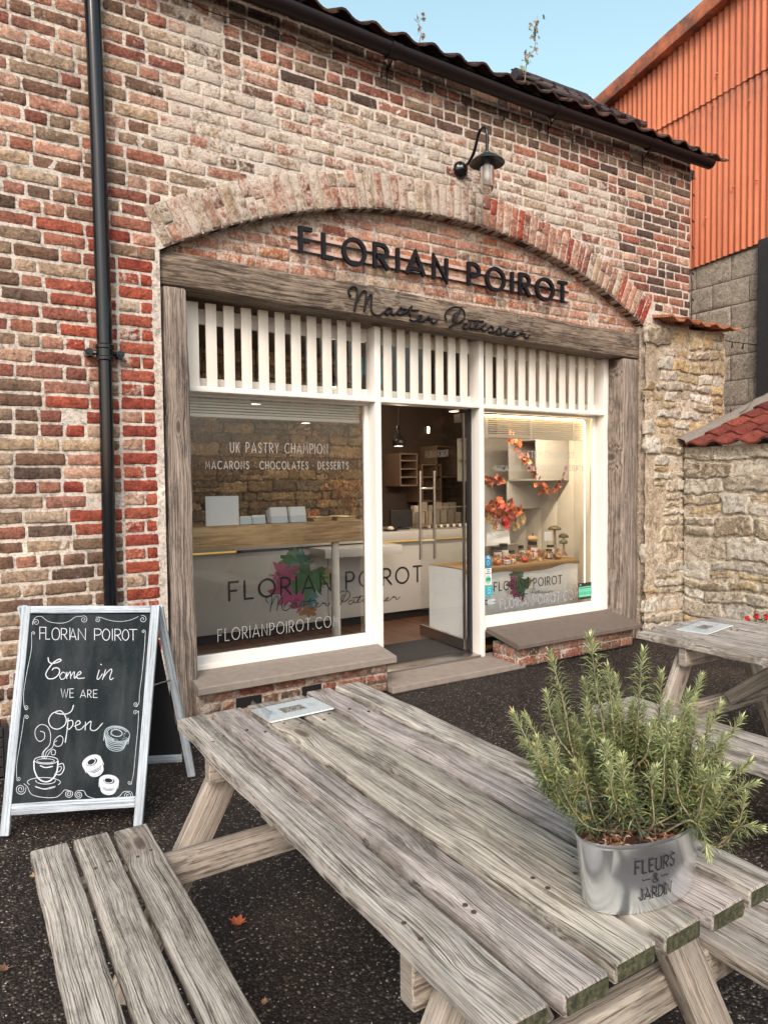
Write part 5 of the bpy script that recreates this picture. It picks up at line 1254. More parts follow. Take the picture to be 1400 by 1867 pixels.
for (x0, x1, z1, lab, nn_) in ((1.862, 1.95, 1.26, 'low stack of leaflets next to the large white card', 5), (1.955, 2.06, 1.262, 'second low stack of leaflets in a clear rack', 6), (2.10, 2.235, 1.318, 'tall stack of white leaflets in the middle of the oak bar', 8), (2.262, 2.395, 1.318, 'tall stack of white leaflets right of the middle one', 8)):
    t = thing('leaflet_stack', lab, 'leaflets', ((x0+x1)/2, 5.1, 1.196), GB)
    mb = MB()
    for k in range(nn_):
        y = 5.02+k*.012; z_ = 1.196; zt = z1-.004*k+random.uniform(-.003, .003); j = random.uniform(-.004, .004)
        vs = [(x+j, y+kk+.25*(zz-z_), zz) for kk in (0, .006) for zz in (z_, zt) for x in (x0, x1)]
        mb.add(vs, [(0, 1, 3, 2), (4, 6, 7, 5), (0, 2, 6, 4), (1, 5, 7, 3), (0, 4, 5, 1), (2, 3, 7, 6)])
    mb.build('leaflets', M_card, t)
    mb = MB(); mb.box(x0-.008, x1+.008, 5.005, 5.009, 1.196, 1.25); mb.box(x0-.008, x1+.008, 5.0, 5.14, 1.1955, 1.199); mb.build('clear_rack', M_acr, t)
for (a, b, lab) in ((2.46, 2.63, 'gold edged tin tray lying left on the right part of the bar'), (2.67, 2.85, 'gold edged tin tray at the right end of the bar')):
    mb = MB(); r = .02; pts = [(a+r, 5.03, 1.225), (b-r, 5.03, 1.225), (b, 5.05, 1.222), (b, 5.18, 1.222), (b-r, 5.2, 1.222), (a+r, 5.2, 1.222), (a, 5.18, 1.222), (a, 5.05, 1.222), (a+r, 5.03, 1.225)]
    mb.tube(pts, .006, 8); mb.box(a+.005, b-.005, 5.035, 5.195, 1.196, 1.222); one(mb, 'tin_tray', M_gold, lab, 'tray', 'tin trays')
# counter with the shop's name
ct = thing('shop_counter', 'long white counter with black FLORIAN POIROT lettering and a colourful paint splash', 'counter', (3, 6.5, 0))
mb = MB(); mb.box(.8, 3.18, 6.2, 6.9, .14, .865, bev=.003); mb.box(3.186, 5.2, 6.2, 6.9, .14, .865, bev=.003); mb.build('front_panel', M_panelw, ct, 'auto')
mb = MB(); mb.box(.8, 5.25, 6.12, 6.95, .895, .985, bev=.004); mb.build('counter_top', M_panelw, ct, 'auto')
mb = MB(); mb.box(.85, 5.15, 6.24, 6.85, .055, .138); mb.build('toe_kick', M_dark, ct)
mb = MB(); mb.box(.8, 2.25, 6.205, 6.22, .872, .89); mb.box(3.75, 5.2, 6.205, 6.22, .872, .89); mb.build('light_strip', M_ledy, ct)
TK = lambda x, z, d: (x, 6.1965-d, z)
mb = MB(); write(mb, 'FLORIAN POIROT', 2.17, 4.30, .437, .165, .020, TK, .36); mb.build('lettering', M_vinylk, ct)
mb = MB()
for q in SCRIPT:
    pts = [(2.53+(u+.05)*.88, .30+v*.9) for u, v in q]; ribbon(mb, cr(pts, 5) if len(pts) > 2 else pts, .0075, TK)
mb.build('script_lettering', M_vinylk, ct)
def splash(mb, T, cx, cz, s, seed):
    random.seed(seed)
    P = [((-.05, .30), (.05, .16, .05), .16), ((.02, .22), (.10, .28, .22), .15), ((-.16, .10), (.42, .10, .20), .18), ((-.10, -.03), (.40, .03, .14), .2), ((.0, .0), (.35, .04, .16), .14), ((.10, .05), (.06, .20, .06), .2), ((.20, .02), (.07, .20, .08), .15), ((.30, .06), (.40, .36, .12), .12), ((.06, -.18), (.38, .08, .18), .14), ((.12, -.28), (.38, .16, .05), .10), ((.12, -.14), (.10, .30, .28), .12), ((-.22, .06), (.45, .2, .28), .08), ((.36, .10), (.35, .33, .15), .07)]
    for (x, z), c, r in P:
        for k in range(2):
            a0 = random.uniform(0, 6.28); n = 26; c = tuple(v*.8+.02 for v in c); vs = [T(cx+x*s, cz+z*s, .0006+_lift[0]*.00009)]; _lift[0] = (_lift[0]+1) % 17
            for i in range(n):
                q = 6.283*i/n; rr = r*s*max(.12, .55+.75*nz(math.cos(q)*2.1+x*9+k*3, math.sin(q)*2.1+z*7, seed)+.55*nz(q*3, k+x*5, seed)+.35*abs(math.sin(q*1.5+a0))**9)
                vs.append(T(cx+x*s+rr*math.cos(q)*1.15, cz+z*s+rr*math.sin(q), .0006+_lift[0]*.00009))
            mb.add(vs, [(0, 1+i, 1+(i+1) % n) for i in range(n)], 0, (*jit(c, .25), 0))
mb = MB(); splash(mb, lambda x, z, d: (x, 6.1990-d, z), 2.87, .52, .9, 4); mb.build('paint_splash', M_v, ct)
t = thing('till', 'black till screen on the counter seen through the doorway', 'till', (4.32, 6.5, .985))
mb = MB(); mb.box(4.05, 4.33, 6.40, 6.43, 1.01, 1.20, bev=.004); mb.build('screen', M_dark, t); mb = MB(); mb.box(4.1, 4.28, 6.38, 6.5, .985, 1.0, bev=.003); mb.box(4.17, 4.21, 6.43, 6.46, .985, 1.05); mb.build('stand', M_dark, t)
# pastry display case on the counter
t = thing('pastry_case', 'glass pastry display case on the white counter behind the door', 'display case', (4.7, 6.6, .985))
mb = MB(); mb.box(4.40, 5.22, 6.20, 6.9, .986, 1.0); mb.box(4.40, 5.22, 6.20, 6.215, 1.215, 1.23); mb.box(4.40, 4.41, 6.2, 6.21, 1.0, 1.215); mb.box(5.21, 5.22, 6.2, 6.21, 1.0, 1.215); mb.build('case_frame', M_steel, t)
mb = MB(); mb.add([(4.41, 6.205, 1.0), (5.21, 6.205, 1.0), (5.21, 6.205, 1.215), (4.41, 6.205, 1.215)], [(0, 1, 2, 3)]); mb.build('pane', M_acr, t)
for k in range(9):
    x = 4.44+k*.085; t = thing('pastry_tray', 'small tray of pastries with white ticket, '+('leftmost', 'second from left', 'third from left', 'fourth from left', 'in the middle', 'fourth from right', 'third from right', 'second from right', 'rightmost')[k]+' in the glass case', 'pastries', (x, 6.3, 1.0), 'trays of pastries in the case')
    mb = MB(); mb.box(x-.03, x+.03, 6.26, 6.34, 1.0005, 1.008); mb.build('tray', M_dark, t)
    mb = MB(); mb.add([(x-.018, 6.245, 1.002), (x+.018, 6.245, 1.002), (x+.018, 6.252, 1.030), (x-.018, 6.252, 1.030)], [(0, 1, 2, 3)]); mb.build('price_ticket', M_card, t)
    mb = MB()
    for j in range(4): mb.lathe((x-.018+.036*(j % 2), 6.285+.03*(j//2), 1.008), [(.012, 0), (.015, .006), (.014, .016), (.006, .021)], 10, col=(*jit((.35, .18, .09), .3), 0))
    mb.build('pastry', M_v, t)
t = thing('tasting_plate', 'dark plate with a pale cake on the counter corner by the doorway', 'plate', (4.2, 6.25, .985))
mb = MB(); mb.lathe((3.98, 6.3, .985), [(.05, 0), (.09, .012), (.085, .016)], 20); mb.build('plate', M_dark, t, 'auto')
mb = MB(); mb.lathe((3.98, 6.3, .998), [(.035, 0), (.04, .015), (.02, .035), (.002, .038)], 14, col=(.6, .52, .42, 0)); mb.build('cake', M_v, t, True)
# side counter block beside the doorway and dried flowers
mb = MB(); mb.box(2.95, 3.80, 5.80, 6.118, .80, .885, bev=.004); one(mb, 'side_shelf', M_panelw, 'thick white shelf end in front of the counter beside the doorway', 'shelf', smooth='auto')
dry = thing('dried_flowers', 'bunch of dried brown flowers on the counter behind the gold trays', 'flowers', (3.55, 6.6, .985))
random.seed(9); mb = MB(); ms = MB()
for k in range(26):
    x, z = 3.62+random.gauss(0, .13), 1.42+random.gauss(0, .08); ms.tube([(3.6, 6.6, .99), ((3.6+x)/2+.02, 6.6, 1.2), (x, 6.6+random.uniform(-.1, .1), z)], .003, 4, col=(.22, .14, .08, 0))
    for j in range(5): maple(mb, (x+random.uniform(-.03, .03), 6.6+random.uniform(-.08, .05), z+random.uniform(-.03, .03)), (random.uniform(-1, 1), -1, random.uniform(-1, 1)), .028, jit((.26, .13, .06), .35), random.uniform(0, 6))
ms.build('stem', M_v, dry); mb.build('flower_head', M_leaf, dry)
mb = MB(); mb.lathe((3.6, 6.6, .985), [(.05, 0), (.07, .05), (.06, .14), (.05, .16)], 18, col=(.08, .05, .04, 0)); one(mb, 'vase', M_v, 'dark rounded vase under the dried brown flowers', 'vase', smooth='auto')
mb = MB()
for k in range(16): maple(mb, (3.20+random.gauss(0, .06), 6.5, 1.16+random.gauss(0, .05)), (random.uniform(-1, 1), -1, random.uniform(-1, 1)), .035, jit((.36, .15, .05), .3), random.uniform(0, 6))
mb.tube([(3.2, 6.5, .985), (3.2, 6.5, 1.16)], .01, 6, col=(.2, .12, .07, 0)); one(mb, 'small_dried_posy', M_leaf, 'small orange brown posy left of the dried flower bunch', 'flowers')
# garlands of autumn leaves
def garland(pts, n, s, label, cols, sd, m_=.05):
    random.seed(sd); t = thing('leaf_garland', label, 'garland', tuple(pts[0])); mb = MB(); P = cr(pts, 8); mb.tube(P, .003, 5, col=(.12, .06, .03, 0)); mb.build('vine', M_v, t); mb = MB()
    for k in range(n):
        p = V(P[int(random.random()*len(P)) % len(P)]); maple(mb, p+V((random.gauss(0, m_*.6), random.gauss(0, m_*.5), random.gauss(0, m_*.6))), (random.uniform(-.7, .7), -1, random.uniform(-.6, .6)), s*random.uniform(.6, 1.15), jit(random.choice(cols), .25), random.uniform(0, 6))
    mb.build('leaves', M_leaf, t)
AUT = [(.34, .07, .025), (.26, .045, .022), (.42, .13, .04), (.20, .05, .03), (.38, .10, .03)]
garland([(1.9, 7.3, 2.42), (2.6, 7.3, 2.34), (3.2, 7.3, 2.20), (3.7, 7.3, 2.32), (4.4, 7.3, 2.24)], 70, .075, 'long garland of red and brown leaves strung along the top of the inner stone wall', [(.26, .06, .035), (.05, .05, .035), (.30, .08, .04), (.07, .055, .04)], 3, .07)
garland([(4.42, 4.95, 1.93), (4.50, 4.92, 1.85), (4.60, 4.95, 1.72), (4.72, 4.95, 1.60), (4.80, 4.95, 1.46), (4.92, 4.95, 1.40), (5.03, 4.95, 1.44)], 66, .042, 'red leaf garland hanging in the middle of the right window', AUT, 5, .035)
garland([(4.98, 4.9, 1.40), (5.03, 4.9, 1.48), (5.08, 4.9, 1.58), (5.11, 4.9, 1.63)], 14, .034, 'end of the leaf garland curling up at the right of the window', AUT, 8, .02)
garland([(3.93, 4.85, 1.78), (4.0, 4.9, 1.62), (4.05, 4.9, 1.52), (4.2, 4.92, 1.50), (4.34, 4.95, 1.50)], 60, .045, 'orange leaf garland by the left edge of the right window', AUT, 11, .045)
# box shelves on the panelling and at the back
def shelf(x0, x1, y0, y1, z0, z1, label, mids=(), m=None):
    t = .018; mb = MB(); mb.box(x0, x1, y0, y1, z0, z0+t, bev=.002); mb.box(x0, x1, y0, y1, z1-t, z1, bev=.002); mb.box(x0, x1, y0, y0+t, z0+t, z1-t, bev=.002); mb.box(x0, x1, y1-t, y1, z0+t, z1-t, bev=.002); mb.box(x1-t, x1, y0+t, y1-t, z0+t, z1-t)
    for z in mids: mb.box(x0, x1-t, y0+t, y1-t, z, z+t)
    return one(mb, 'box_shelf', m or M_panelw, label, 'shelf', 'white box shelves', smooth='auto')
shelf(5.05, 5.50, 5.24, 5.66, 1.50, 1.925, 'upper white box shelf on the panelled wall of the right window')
shelf(5.04, 5.50, 5.66, 6.06, 1.20, 1.495, 'lower white box shelf on the panelled wall of the right window')
shelf(5.1, 5.50, 6.15, 6.6, 1.50, 2.0, 'white box shelf deep in the shop behind the orange garland', (1.75,))
def wshelf(x0, x1, z0, z1, label, mids=()):
    t = .018; mb = MB(); y0, y1 = 7.15, 7.5
    mb.box(x0, x1, y0, y1, z0, z0+t); mb.box(x0, x1, y0, y1, z1-t, z1); mb.box(x0, x0+t, y0, y1, z0+t, z1-t); mb.box(x1-t, x1, y0, y1, z0+t, z1-t)
    for z in mids: mb.box(x0+t, x1-t, y0, y1-.01, z, z+t)
    return one(mb, 'wall_shelf', simple('dim_shelf_wood', (.17, .11, .075), .6), label, 'shelf', 'brown wall shelves')
wshelf(4.66, 4.92, 1.45, 1.85, 'brown wall shelf with boards below the pendant lamp', (1.55, 1.65, 1.75)); wshelf(4.98, 5.28, 1.25, 1.72, 'brown wall shelf of white boxes right of the pendant', (1.4, 1.55)); wshelf(5.2, 5.52, 1.55, 1.95, 'tall brown wall shelf behind the glass door')
random.seed(17)
for k in range(12):
    x = 4.8+(k % 6)*.11; z = .99+(k//6)*.11; mb = MB(); yb_ = 6.96 if k < 6 else 7.06; mb.box(x, x+.085, yb_, yb_+.07, .99, 1.11+(.10 if k > 5 else 0)+random.uniform(0, .05), col=(*jit((.42, .36, .30), .25), 0)); one(mb, 'cake_box', M_v, 'pale cake box behind the pastry case, '+('leftmost', 'second from left', 'third from left', 'third from right', 'second from right', 'rightmost')[k % 6]+(' of the front row' if k < 6 else ' of the back row'), 'box', 'cake boxes behind the counter')
# lamps inside
def pendant(x, y, z, label):
    t = thing('pendant_lamp', label, 'lamp', (x, y, z), 'pendant lamps'); mb = MB(); mb.tube([(x, y, z+.22), (x, y, 3.0)], .004, 6); mb.build('cable', M_dark, t)
    mb = MB(); mb.lathe((x, y, z), [(.055, 0), (.075, .03), (.07, .08), (.035, .12), (.02, .17), (.018, .22)], 24, caps=(False, True)); mb.build('lamp_shade', M_dark, t, True)
    mb = MB(); mb.lathe((x, y, z), [(.001, .004), (.052, .002)], 20, caps=(False, False)); mb.build('lit_bulb', M_spot, t)
    l = bpy.data.lights.new('pendant_light', 'POINT'); l.energy = 3; l.color = (1, .80, .58); l.shadow_soft_size = .05; o = bpy.data.objects.new('pendant_light', l); C.objects.link(o); o.parent = t; o.location = (0, 0, -.05)
pendant(4.22, 6.5, 1.89, 'black bottle shaped pendant lamp hanging in the doorway')
pendant(3.3, 6.3, 2.45, 'black pendant lamp seen through the left slats'); pendant(3.62, 6.2, 2.36, 'black pendant lamp seen beside the left mullion slats'); pendant(4.2, 6.9, 2.4, 'black pendant lamp seen through the middle slats')
def spot(x, y, z, label, e=9):
    t = thing('spot_lamp', label, 'lamp', (x, y, z), 'ceiling spot lamps'); mb = MB(); mb.tube([(x, y, z+.004), (x, y, z+.10)], .052, 18); mb.tube([(x, y, z+.10), (x, y, 3.0)], .008, 6); mb.build('lamp_body', M_ceil, t, 'auto')
    mb = MB(); mb.lathe((x, y, z), [(.001, 0), (.045, 0)], 20, caps=(False, False)); mb.build('lit_face', M_spot, t)
    l = bpy.data.lights.new('spot_light', 'SPOT'); l.energy = e; l.color = (1, .86, .68); l.spot_size = math.radians(110); l.spot_blend = .8; l.shadow_soft_size = .05; o = bpy.data.objects.new('spot_light', l); C.objects.link(o); o.parent = t; o.location = (0, 0, -.02)
spot(2.35, 5.9, 2.20, 'leftmost lit spot lamp above the oak bar'); spot(3.30, 6.0, 2.20, 'lit spot lamp at the top right of the left window'); spot(3.30, 6.9, 2.14, 'lit spot lamp lowest of those in the left window', 6); spot(4.10, 5.35, 2.16, 'lit spot lamp at the top of the open glass door', 9)
mb = MB(); mb.box(4.25, 4.62, 7.4, 7.46, 2.72, 3.0, col=(.03, .25, .38, 0)); one(mb, 'blue_panel', M_v, 'bright blue panel glimpsed high through the middle slats', 'panel')
mb = MB(); mb.plank((2.84, 4.98, .057), (3.72, 4.98, .057), (0, 0, 1), .58, .012, .004, 6); one(mb, 'door_mat', M_mat, 'black door mat just inside the open doorway', 'mat')
# ---- right window display
dp = thing('display_plinth', 'white display plinth with a hessian cloth and shop lettering in the right window', 'plinth', (4.4, 5.05, 0))
mb = MB(); mb.box(3.775, 5.165, 4.80, 5.32, .12, .735, bev=.004); mb.build('white_box', simple('bright_white_laminate', (.82, .82, .82), .35, var=.02), dp, 'auto')
mb = MB(); n = 40; vs = []
for i in range(n+1):
    x = lerp(3.77, 5.172, i/n); dr = .035+.022*nz(x*3.1, 2, 2)+.03*math.exp(-((x-4.55)/.3)**2)
    for (y, z) in ((5.33, .737), (5.0, .745+.006*nz(x*8, 3)), (4.80, .742), (4.788, .735), (4.786-.004*nz(x*14, 1), .735-dr*.5), (4.784-.006*nz(x*11, 5), .735-dr)): vs.append((x, y, z))
mb.add(vs, [(i*6+j, (i+1)*6+j, (i+1)*6+j+1, i*6+j+1) for i in range(n) for j in range(5)]); mb.build('hessian_cloth', M_cloth, dp, True)
TQ2 = lambda x, z, d: (x, 4.7965-d, z)
mb = MB(); write(mb, 'FLORIAN POIROT', 4.11, 4.945, .523, .075, .0095, TQ2, .36)
mb.build('lettering', M_vinylk, dp)
mb = MB()
for q in SCRIPT:
    pts = [(4.25+(u+.05)*.345, .462+v*.36) for u, v in q]; ribbon(mb, cr(pts, 4) if len(pts) > 2 else pts, .0036, TQ2)
mb.build('script_lettering', M_vinylk, dp)
mb = MB(); splash(mb, lambda x, z, d: (x, 4.7985-d, z), 4.40, .54, .40, 12); mb.build('paint_splash', M_v, dp)
zt = .748
def pumpkin(x, y, r, col, label, z=zt):
    t = thing('pumpkin', label, 'pumpkin', (x, y, z), 'small pumpkins in the window'); mb = MB()
    prof = [(.15, .02), (.55, .0), (.9, .22), (1.0, .55), (.88, .95), (.5, 1.22), (.14, 1.18)]
    mb.lathe((x, y, z), [(r*a, r*b*.85) for a, b in prof], 40, col=(*col, 0), ripple=lambda q: .93+.09*abs(math.sin(q*4.5))); mb.build('fruit', M_v, t, True)
    mb = MB(); mb.tube([(x, y, z+r*.95), (x+.002, y, z+r*1.25), (x+.008, y, z+r*1.45)], r*.12, 6, col=(.06, .045, .02, 0)); mb.build('stalk', M_v, t)
def jar(x, y, r, h, label, col=(.10, .06, .035), z=zt):
    t = thing('jar', label, 'jar', (x, y, z), 'jars in the window'); mb = MB(); mb.lathe((x, y, z), [(r*.9, 0), (r, .006), (r, h*.7), (r*.8, h*.82)], 22, col=(*col, 0)); mb.build('glass', M_v, t, 'auto')
    mb = MB(); mb.lathe((x, y, z), [(r*.86, h*.82), (r*.88, h)], 22, col=(.015, .013, .012, 0)); mb.build('lid', M_v, t, 'auto')
    mb = MB(); q0 = math.atan2(-y, -x+.3); vs = []
    for k in range(9):
        q = math.radians(-150+k*15); vs += [(x+(r+.0012)*math.cos(q), y+(r+.0012)*math.sin(q), z+h*.12), (x+(r+.0012)*math.cos(q), y+(r+.0012)*math.sin(q), z+h*.66)]
    mb.add(vs, [(2*k, 2*k+2, 2*k+3, 2*k+1) for k in range(8)]); mb.build('paper_label', M_card, t)
def gift(x, y, w, d, h, rot, rcol, label, z=zt):
    t = thing('gift_box', label, 'gift', (x, y, z), 'gift boxes in the window'); c_, s_ = math.cos(rot), math.sin(rot)
    def bx(mb, a0, a1, b0, b1, z0, z1, col=(1, 1, 1, 0)):
        vs = [(x+a*c_-b*s_, y+a*s_+b*c_, z+zz) for zz in (z0, z1) for b in (b0, b1) for a in (a0, a1)]
        mb.add(vs, [(0, 2, 3, 1), (4, 5, 7, 6), (0, 1, 5, 4), (2, 6, 7, 3), (0, 4, 6, 2), (1, 3, 7, 5)], 0, col)
    mb = MB(); bx(mb, -w/2, w/2, -d/2, d/2, 0, h); mb.build('box', M_card, t)
    mb = MB(); bx(mb, -.008, .008, -d/2-.0015, d/2+.0015, -.0, h+.0015, (*rcol, 0)); bx(mb, -w/2-.002, w/2+.002, -.007, .007, 0, h+.0022, (*rcol, 0))
    for sg in (-1, 1):
        for k in (.0, .02): mb.tube(cr([(x, y, z+h+.003), (x+sg*.022*c_, y+sg*.022*s_-.004, z+h+.022+k*.3), (x+sg*(.04-k)*c_, y+sg*.04*s_, z+h+.010), (x, y, z+h+.004)], 5), .0045, 5, col=(*rcol, 0))
    mb.build('ribbon_bow', M_v, t)
pumpkin(4.20, 4.86, .040, (.55, .16, .03), 'orange pumpkin at the front left corner of the window display'); pumpkin(4.545, 4.87, .034, (.50, .03, .02), 'glossy red pumpkin at the front of the display'); pumpkin(4.86, 5.10, .055, (.50, .33, .16), 'pale tan pumpkin sitting high on a jar', z=.905)
pumpkin(4.70, 4.93, .026, (.36, .30, .22), 'tiny grey green pumpkin near the second gift'); pumpkin(4.62, 5.02, .026, (.5, .32, .2), 'tiny peach pumpkin behind the red one'); pumpkin(4.78, 4.90, .025, (.22, .17, .16), 'tiny mauve grey pumpkin beside the cloth fold')
jar(4.29, 4.98, .05, .15, 'wide dark jar with a white label left of the bag'); jar(4.86, 5.10, .052, .155, 'jar with a white label holding up the tan pumpkin', (.16, .10, .06)); jar(4.50, 5.00, .035, .10, 'small dark jar in the middle of the display'); jar(4.13, 4.99, .04, .10, 'brown jar at the far left of the display', (.2, .12, .08))
jar(5.02, 5.02, .04, .12, 'jar of pale sweets beside the mushrooms', (.45, .38, .3))
gift(4.62, 5.14, .15, .1, .09, .2, (.30, .02, .05), 'white gift box with a dark red ribbon at the back of the display'); jar(4.40, 5.0, .045, .17, 'tall dark jar beside the paper bag', (.05, .03, .02)); jar(4.93, 4.95, .036, .09, 'small amber jar right of the red ribbon gift', (.30, .13, .04)); jar(4.68, 5.08, .04, .13, 'brown jar between the two white gift boxes', (.18, .09, .05))
pumpkin(4.99, 4.88, .030, (.42, .17, .06), 'small rust pumpkin on the right fold of the cloth'); pumpkin(4.40, 4.86, .022, (.50, .20, .05), 'tiny orange gourd before the flat gift box')
gift(4.34, 4.88, .14, .09, .035, .25, (.40, .03, .08), 'flat white gift box with a purple red ribbon beside the orange pumpkin'); gift(4.74, 5.0, .10, .08, .06, -.1, (.42, .015, .03), 'white gift box with a wide red ribbon right of centre')
t = thing('price_card', 'white price card on a stand beside the mushrooms', 'card', (5.0, 5.1, zt)); mb = MB(); mb.box(5.02, 5.12, 5.10, 5.103, .90, .99); mb.build('card', M_card, t); mb = MB(); mb.tube([(5.07, 5.106, zt), (5.07, 5.106, .93)], .003, 6); mb.build('stand', M_steel, t)
def mushroom(x, y, h, r, label):
    t = thing('mushroom', label, 'ornament', (x, y, zt), 'mushroom ornaments'); mb = MB(); mb.tube([(x, y, zt), (x+.004, y, zt+h*.5), (x, y, zt+h)], [r*.36, r*.22, r*.2], 10, col=(.36, .30, .22, 0)); mb.build('stalk', M_v, t)
    mb = MB(); mb.lathe((x, y, zt+h-.012), [(r*.25, .006), (r*.9, -.004), (r, .004), (r*.86, .022), (r*.45, .036), (.002, .040)], 24, col=(.13, .12, .07, 0)); mb.build('cap', M_v, t, True)
mushroom(5.20, 5.14, .27, .068, 'tallest green grey mushroom ornament'); mushroom(5.285, 5.10, .19, .05, 'medium mushroom ornament at the right of the tall one'); mushroom(5.21, 5.03, .14, .042, 'shortest mushroom ornament in front')
bag = thing('paper_bag', 'white paper carrier bag filled with red autumn leaves in the window', 'bag', (4.40, 5.12, .9))
mb = MB(); vs = [(4.24, 5.05, .90), (4.53, 5.05, .90), (4.55, 5.20, .90), (4.26, 5.20, .90), (4.29, 5.10, 1.16), (4.54, 5.10, 1.14), (4.55, 5.17, 1.14), (4.30, 5.17, 1.16)]
mb.add(vs, [(0, 1, 5, 4), (1, 2, 6, 5), (2, 3, 7, 6), (3, 0, 4, 7), (3, 2, 1, 0)]); mb.build('bag_body', M_card, bag)
mb = MB(); write(mb, 'FLORIAN', 4.355, 4.465, 1.03, .012, .002, lambda x, z, d: (x, 5.05+(z-.9)*.192-.0015-d, z)); mb.build('lettering', M_vinylk, bag)
mb = MB(); mb.box(4.22, 4.62, 5.04, 5.26, zt+.001, .899, col=(.30, .25, .2, 0)); one(mb, 'wooden_riser', M_v, 'low riser block under the white paper bag', 'stand')
random.seed(44); mb = MB()
for k in range(130):
    a = random.uniform(0, 6.28); r = math.sqrt(random.random()); x = 4.44+r*math.cos(a)*.22; z = 1.22+r*math.sin(a)*.11
    c = random.choice(AUT+[(.5, .03, .03), (.16, .03, .03), (.52, .16, .03)])
    maple(mb, (x, 5.08+random.uniform(-.07, .07), z), (random.uniform(-.6, .6), -1, random.uniform(-.6, .6)), random.uniform(.03, .055), jit(c, .25), random.uniform(0, 6))
for (x, z, c) in ((4.31, 1.08, (.30, .18, .06)), (4.60, 1.10, (.38, .27, .13)), (4.66, 1.13, (.36, .24, .11)), (4.46, 1.08, (.5, .03, .04)), (4.56, 1.06, (.36, .26, .14)), (4.24, 1.14, (.32, .22, .08))): maple(mb, (x, 5.0, z), (.2, -1, .1), .075, c, random.uniform(2, 4))
mb.build('autumn_leaves', M_leaf, bag)
mb = MB()
for k in range(120):
    x = random.uniform(4.05, 5.14); maple(mb, (x, random.uniform(4.84, 5.08), zt+random.uniform(.006, .07)), (random.uniform(-.5, .5), -1, random.uniform(.3, 1.4)), random.uniform(.025, .055), jit(random.choice([(.26, .15, .06), (.34, .22, .09), (.22, .07, .03), (.30, .12, .05), (.12, .07, .05)]), .25), random.uniform(0, 6))
one(mb, 'scattered_leaves', M_leaf, 'dry leaves strewn between the pumpkins and jars on the hessian cloth', 'leaves', kind='stuff')
# blind over the left window
t = thing('slatted_blind', 'pale blind rolled up along the top of the left window', 'blind', (2.0, 4.75, 2.04))
mb = MB()
for k in range(5): mb.box(1.36, 2.72, 4.735+.002*(k % 2), 4.765, 1.985+k*.02, 1.985+k*.02+.013, bev=.002)
mb.build('slats', M_slat, t, 'auto')
mb = MB(); mb.box(1.36, 2.72, 4.73, 4.77, 1.955, 1.98, bev=.003); mb.build('bottom_rail', M_slat, t, 'auto')
# blind and LED strip
t = thing('slatted_blind', 'raised pale slatted blind at the top of the right window', 'blind', (4.5, 4.75, 2))
mb = MB()
for k in range(9): mb.box(3.85, 5.20, 4.735+.002*(k % 2), 4.765, 1.90+k*.0185, 1.90+k*.0185+.011, bev=.002)
mb.box(3.85, 5.20, 4.73, 4.77, 1.876, 1.898, bev=.003); mb.build('slats', M_slat, t, 'auto')
for x in (3.96, 4.48, 5.02):
    mb = MB(); mb.box(x, x+.03, 4.729, 4.7335, 1.87, 2.07); mb.build('tape', M_white, t)
mb = MB(); mb.tube([(3.83, 4.715, 2.066), (5.14, 4.715, 2.066), (5.165, 4.715, 2.04), (5.165, 4.715, 1.62)], .006, 8); mb.tube([(5.165, 4.715, 1.62), (5.165, 4.715, .38)], .0045, 8, mat=1)
one(mb, 'led_strip', [M_led, simple('dim_led_tape', (.8, .6, .38), .5, var=0, emit=(1, .70, .42), es=3.0)], 'glowing warm LED strip round the right window display', 'light strip')
l = bpy.data.lights.new('strip_light', 'AREA'); l.shape = 'RECTANGLE'; l.size = 1.25; l.size_y = .03; l.energy = 20; l.color = (1, .80, .55); o = bpy.data.objects.new('strip_light', l); C.objects.link(o); o.location = (4.5, 4.78, 2.07)
o.rotation_euler = (math.radians(22), 0, 0)
# ---- stickers on the right window glass
def sticker(label, cx, cz, shapes, strokes, loc, cat='sticker'):
    t = thing('window_sticker', label, cat, (cx, GY, cz), 'stickers on the right window'); mb = MB()
    for i, (pts, c) in enumerate(shapes):
        n = len(pts); y0 = GY-.004-.0004*i; vs = [(cx+a, y0, cz+b) for a, b in pts]+[(cx+a, y0+.0003, cz+b) for a, b in pts]
        mb.add(vs, [tuple(range(n)), tuple(reversed(range(n, 2*n)))], 0, (*c, 0))
    for q, w_, c in strokes:
        ribbon(mb, q, w_, lambda u, v, d: (cx+u, GY-.0058-d, cz+v), col=(*c, 0))
    mb.build('printed_film', vcol('sticker_print', .4, var=.03), t)
def disc(r, ax=0, az=0, ry=None): return [(ax+r*math.cos(6.283*i/28), az+(ry or r)*math.sin(6.283*i/28)) for i in range(28)]
def rect(a, b, c, d): return [(a, c), (b, c), (b, d), (a, d)]
WHT = (.75, .76, .76); K0 = (.015, .015, .02)
sticker('round blue refill sticker with a white tap and water drop', 3.93, .812, [(disc(.045, 0, 0, .058), (.02, .20, .34))], [(cr([(0, .012), (-.014, -.012), (0, -.032), (.014, -.012), (0, .012)], 5), .003, WHT), ([(-.016, .03), (.018, .03), (.018, .018)], .006, WHT), ([(0, .045), (0, .03)], .005, WHT), ([(-.012, .045), (.012, .045)], .004, WHT)], 0)
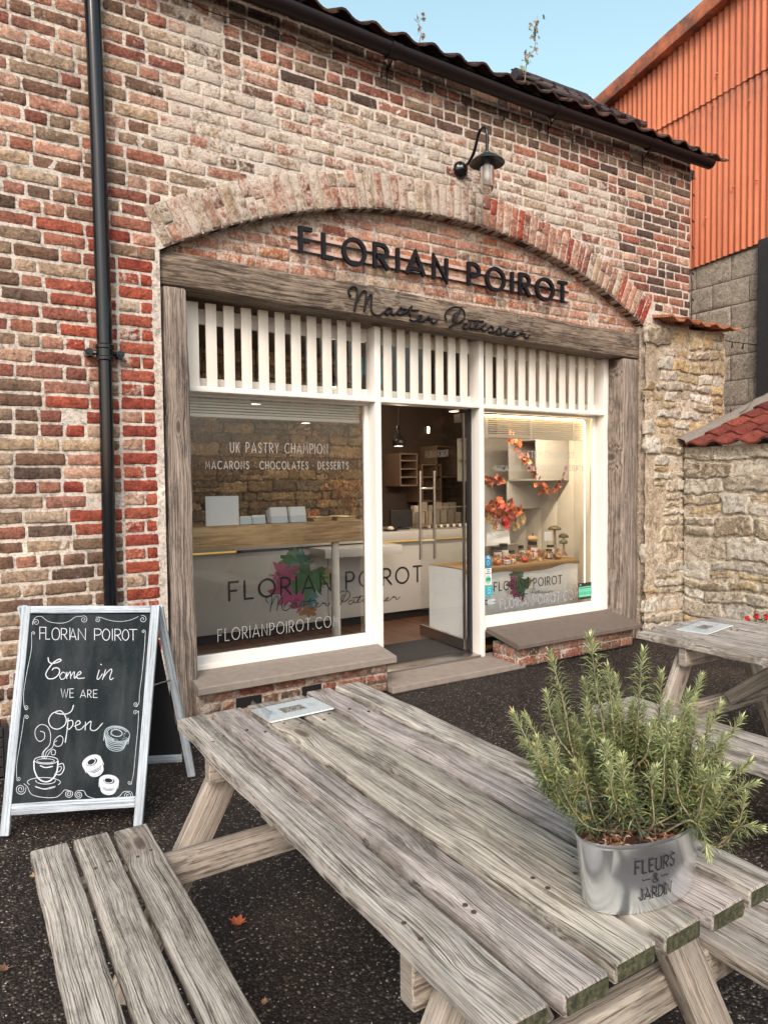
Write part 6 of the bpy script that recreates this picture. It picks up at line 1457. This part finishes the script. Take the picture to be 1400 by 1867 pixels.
sticker('white sticker with black print above the green owl disc', 3.932, .725, [(rect(-.036, .036, -.028, .028), WHT)], [(([(-.016, .016), (.016, .016)]), .006, K0), ([(-.012, .0), (.012, .0)], .005, K0), ([(-.026, -.014), (.026, -.014)], .006, K0)], 0)
sticker('round mint green sticker with two owl eyes', 3.932, .655, [(rect(-.036, .036, -.045, .04), WHT), (disc(.032, 0, 0, .038), (.22, .60, .42))], [(arc(-.012, .0, .009, .010, 0, 360, 14), .004, K0), (arc(.012, .0, .009, .010, 0, 360, 14), .004, K0), ([(-.022, .012), (0, .016), (.022, .012)], .003, K0), ([(-.013, 0), (-.011, 0)], .005, K0), ([(.011, 0), (.013, 0)], .005, K0)], 0)
sticker('square turquoise speech bubble sticker', 3.937, .555, [([(-.045, -.035), (-.012, -.038), (0, -.058), (.01, -.038), (.045, -.035), (.045, .045), (-.045, .045)], (.03, .36, .42))], [(cr([(-.012, -.005), (-.010, .015), (.010, .015), (.012, -.005)], 4), .003, WHT), ([(-.028, .03), (.028, .03)], .004, (.4, .7, .72)), ([(-.014, -.016), (.016, -.016)], .005, WHT)], 0)
sticker('small grey and black sticker at the bottom left of the right window', 3.945, .462, [(rect(-.05, .06, -.022, .022), (.42, .46, .48)), (rect(-.05, -.022, -.022, .022), K0)], [([(-.01, .008), (.028, .008)], .005, (.2, .4, .42)), ([(-.01, -.006), (.028, -.006)], .004, (.2, .4, .42)), ([(.036, -.002), (.056, -.002)], .004, K0), (arc(-.036, 0, .007, .01, 0, 360, 12), .003, WHT)], 0)
gs = [([(-.085, .028), (.07, .028)], .006, (.03, .10, .07)), (arc(.075, -.022, .011, .014, 0, 360, 14), .005, K0), ([(-.088, .062), (-.07, .062)], .006, WHT)]
for k in range(5): gs.append((arc(-.082+k*.032, -.022, .008, .010, 0, 360, 12), .005, (.03, .30, .18)))
sticker('black and green hygiene rating plate in the lower right of the window', 5.13, .452, [(rect(-.105, .098, -.078, .078), K0), (rect(-.098, .091, -.055, .042), (.12, .46, .30))], gs, 0, 'sign')
print('objects', len(bpy.data.objects), 'verts', sum(len(m.vertices) for m in bpy.data.meshes))
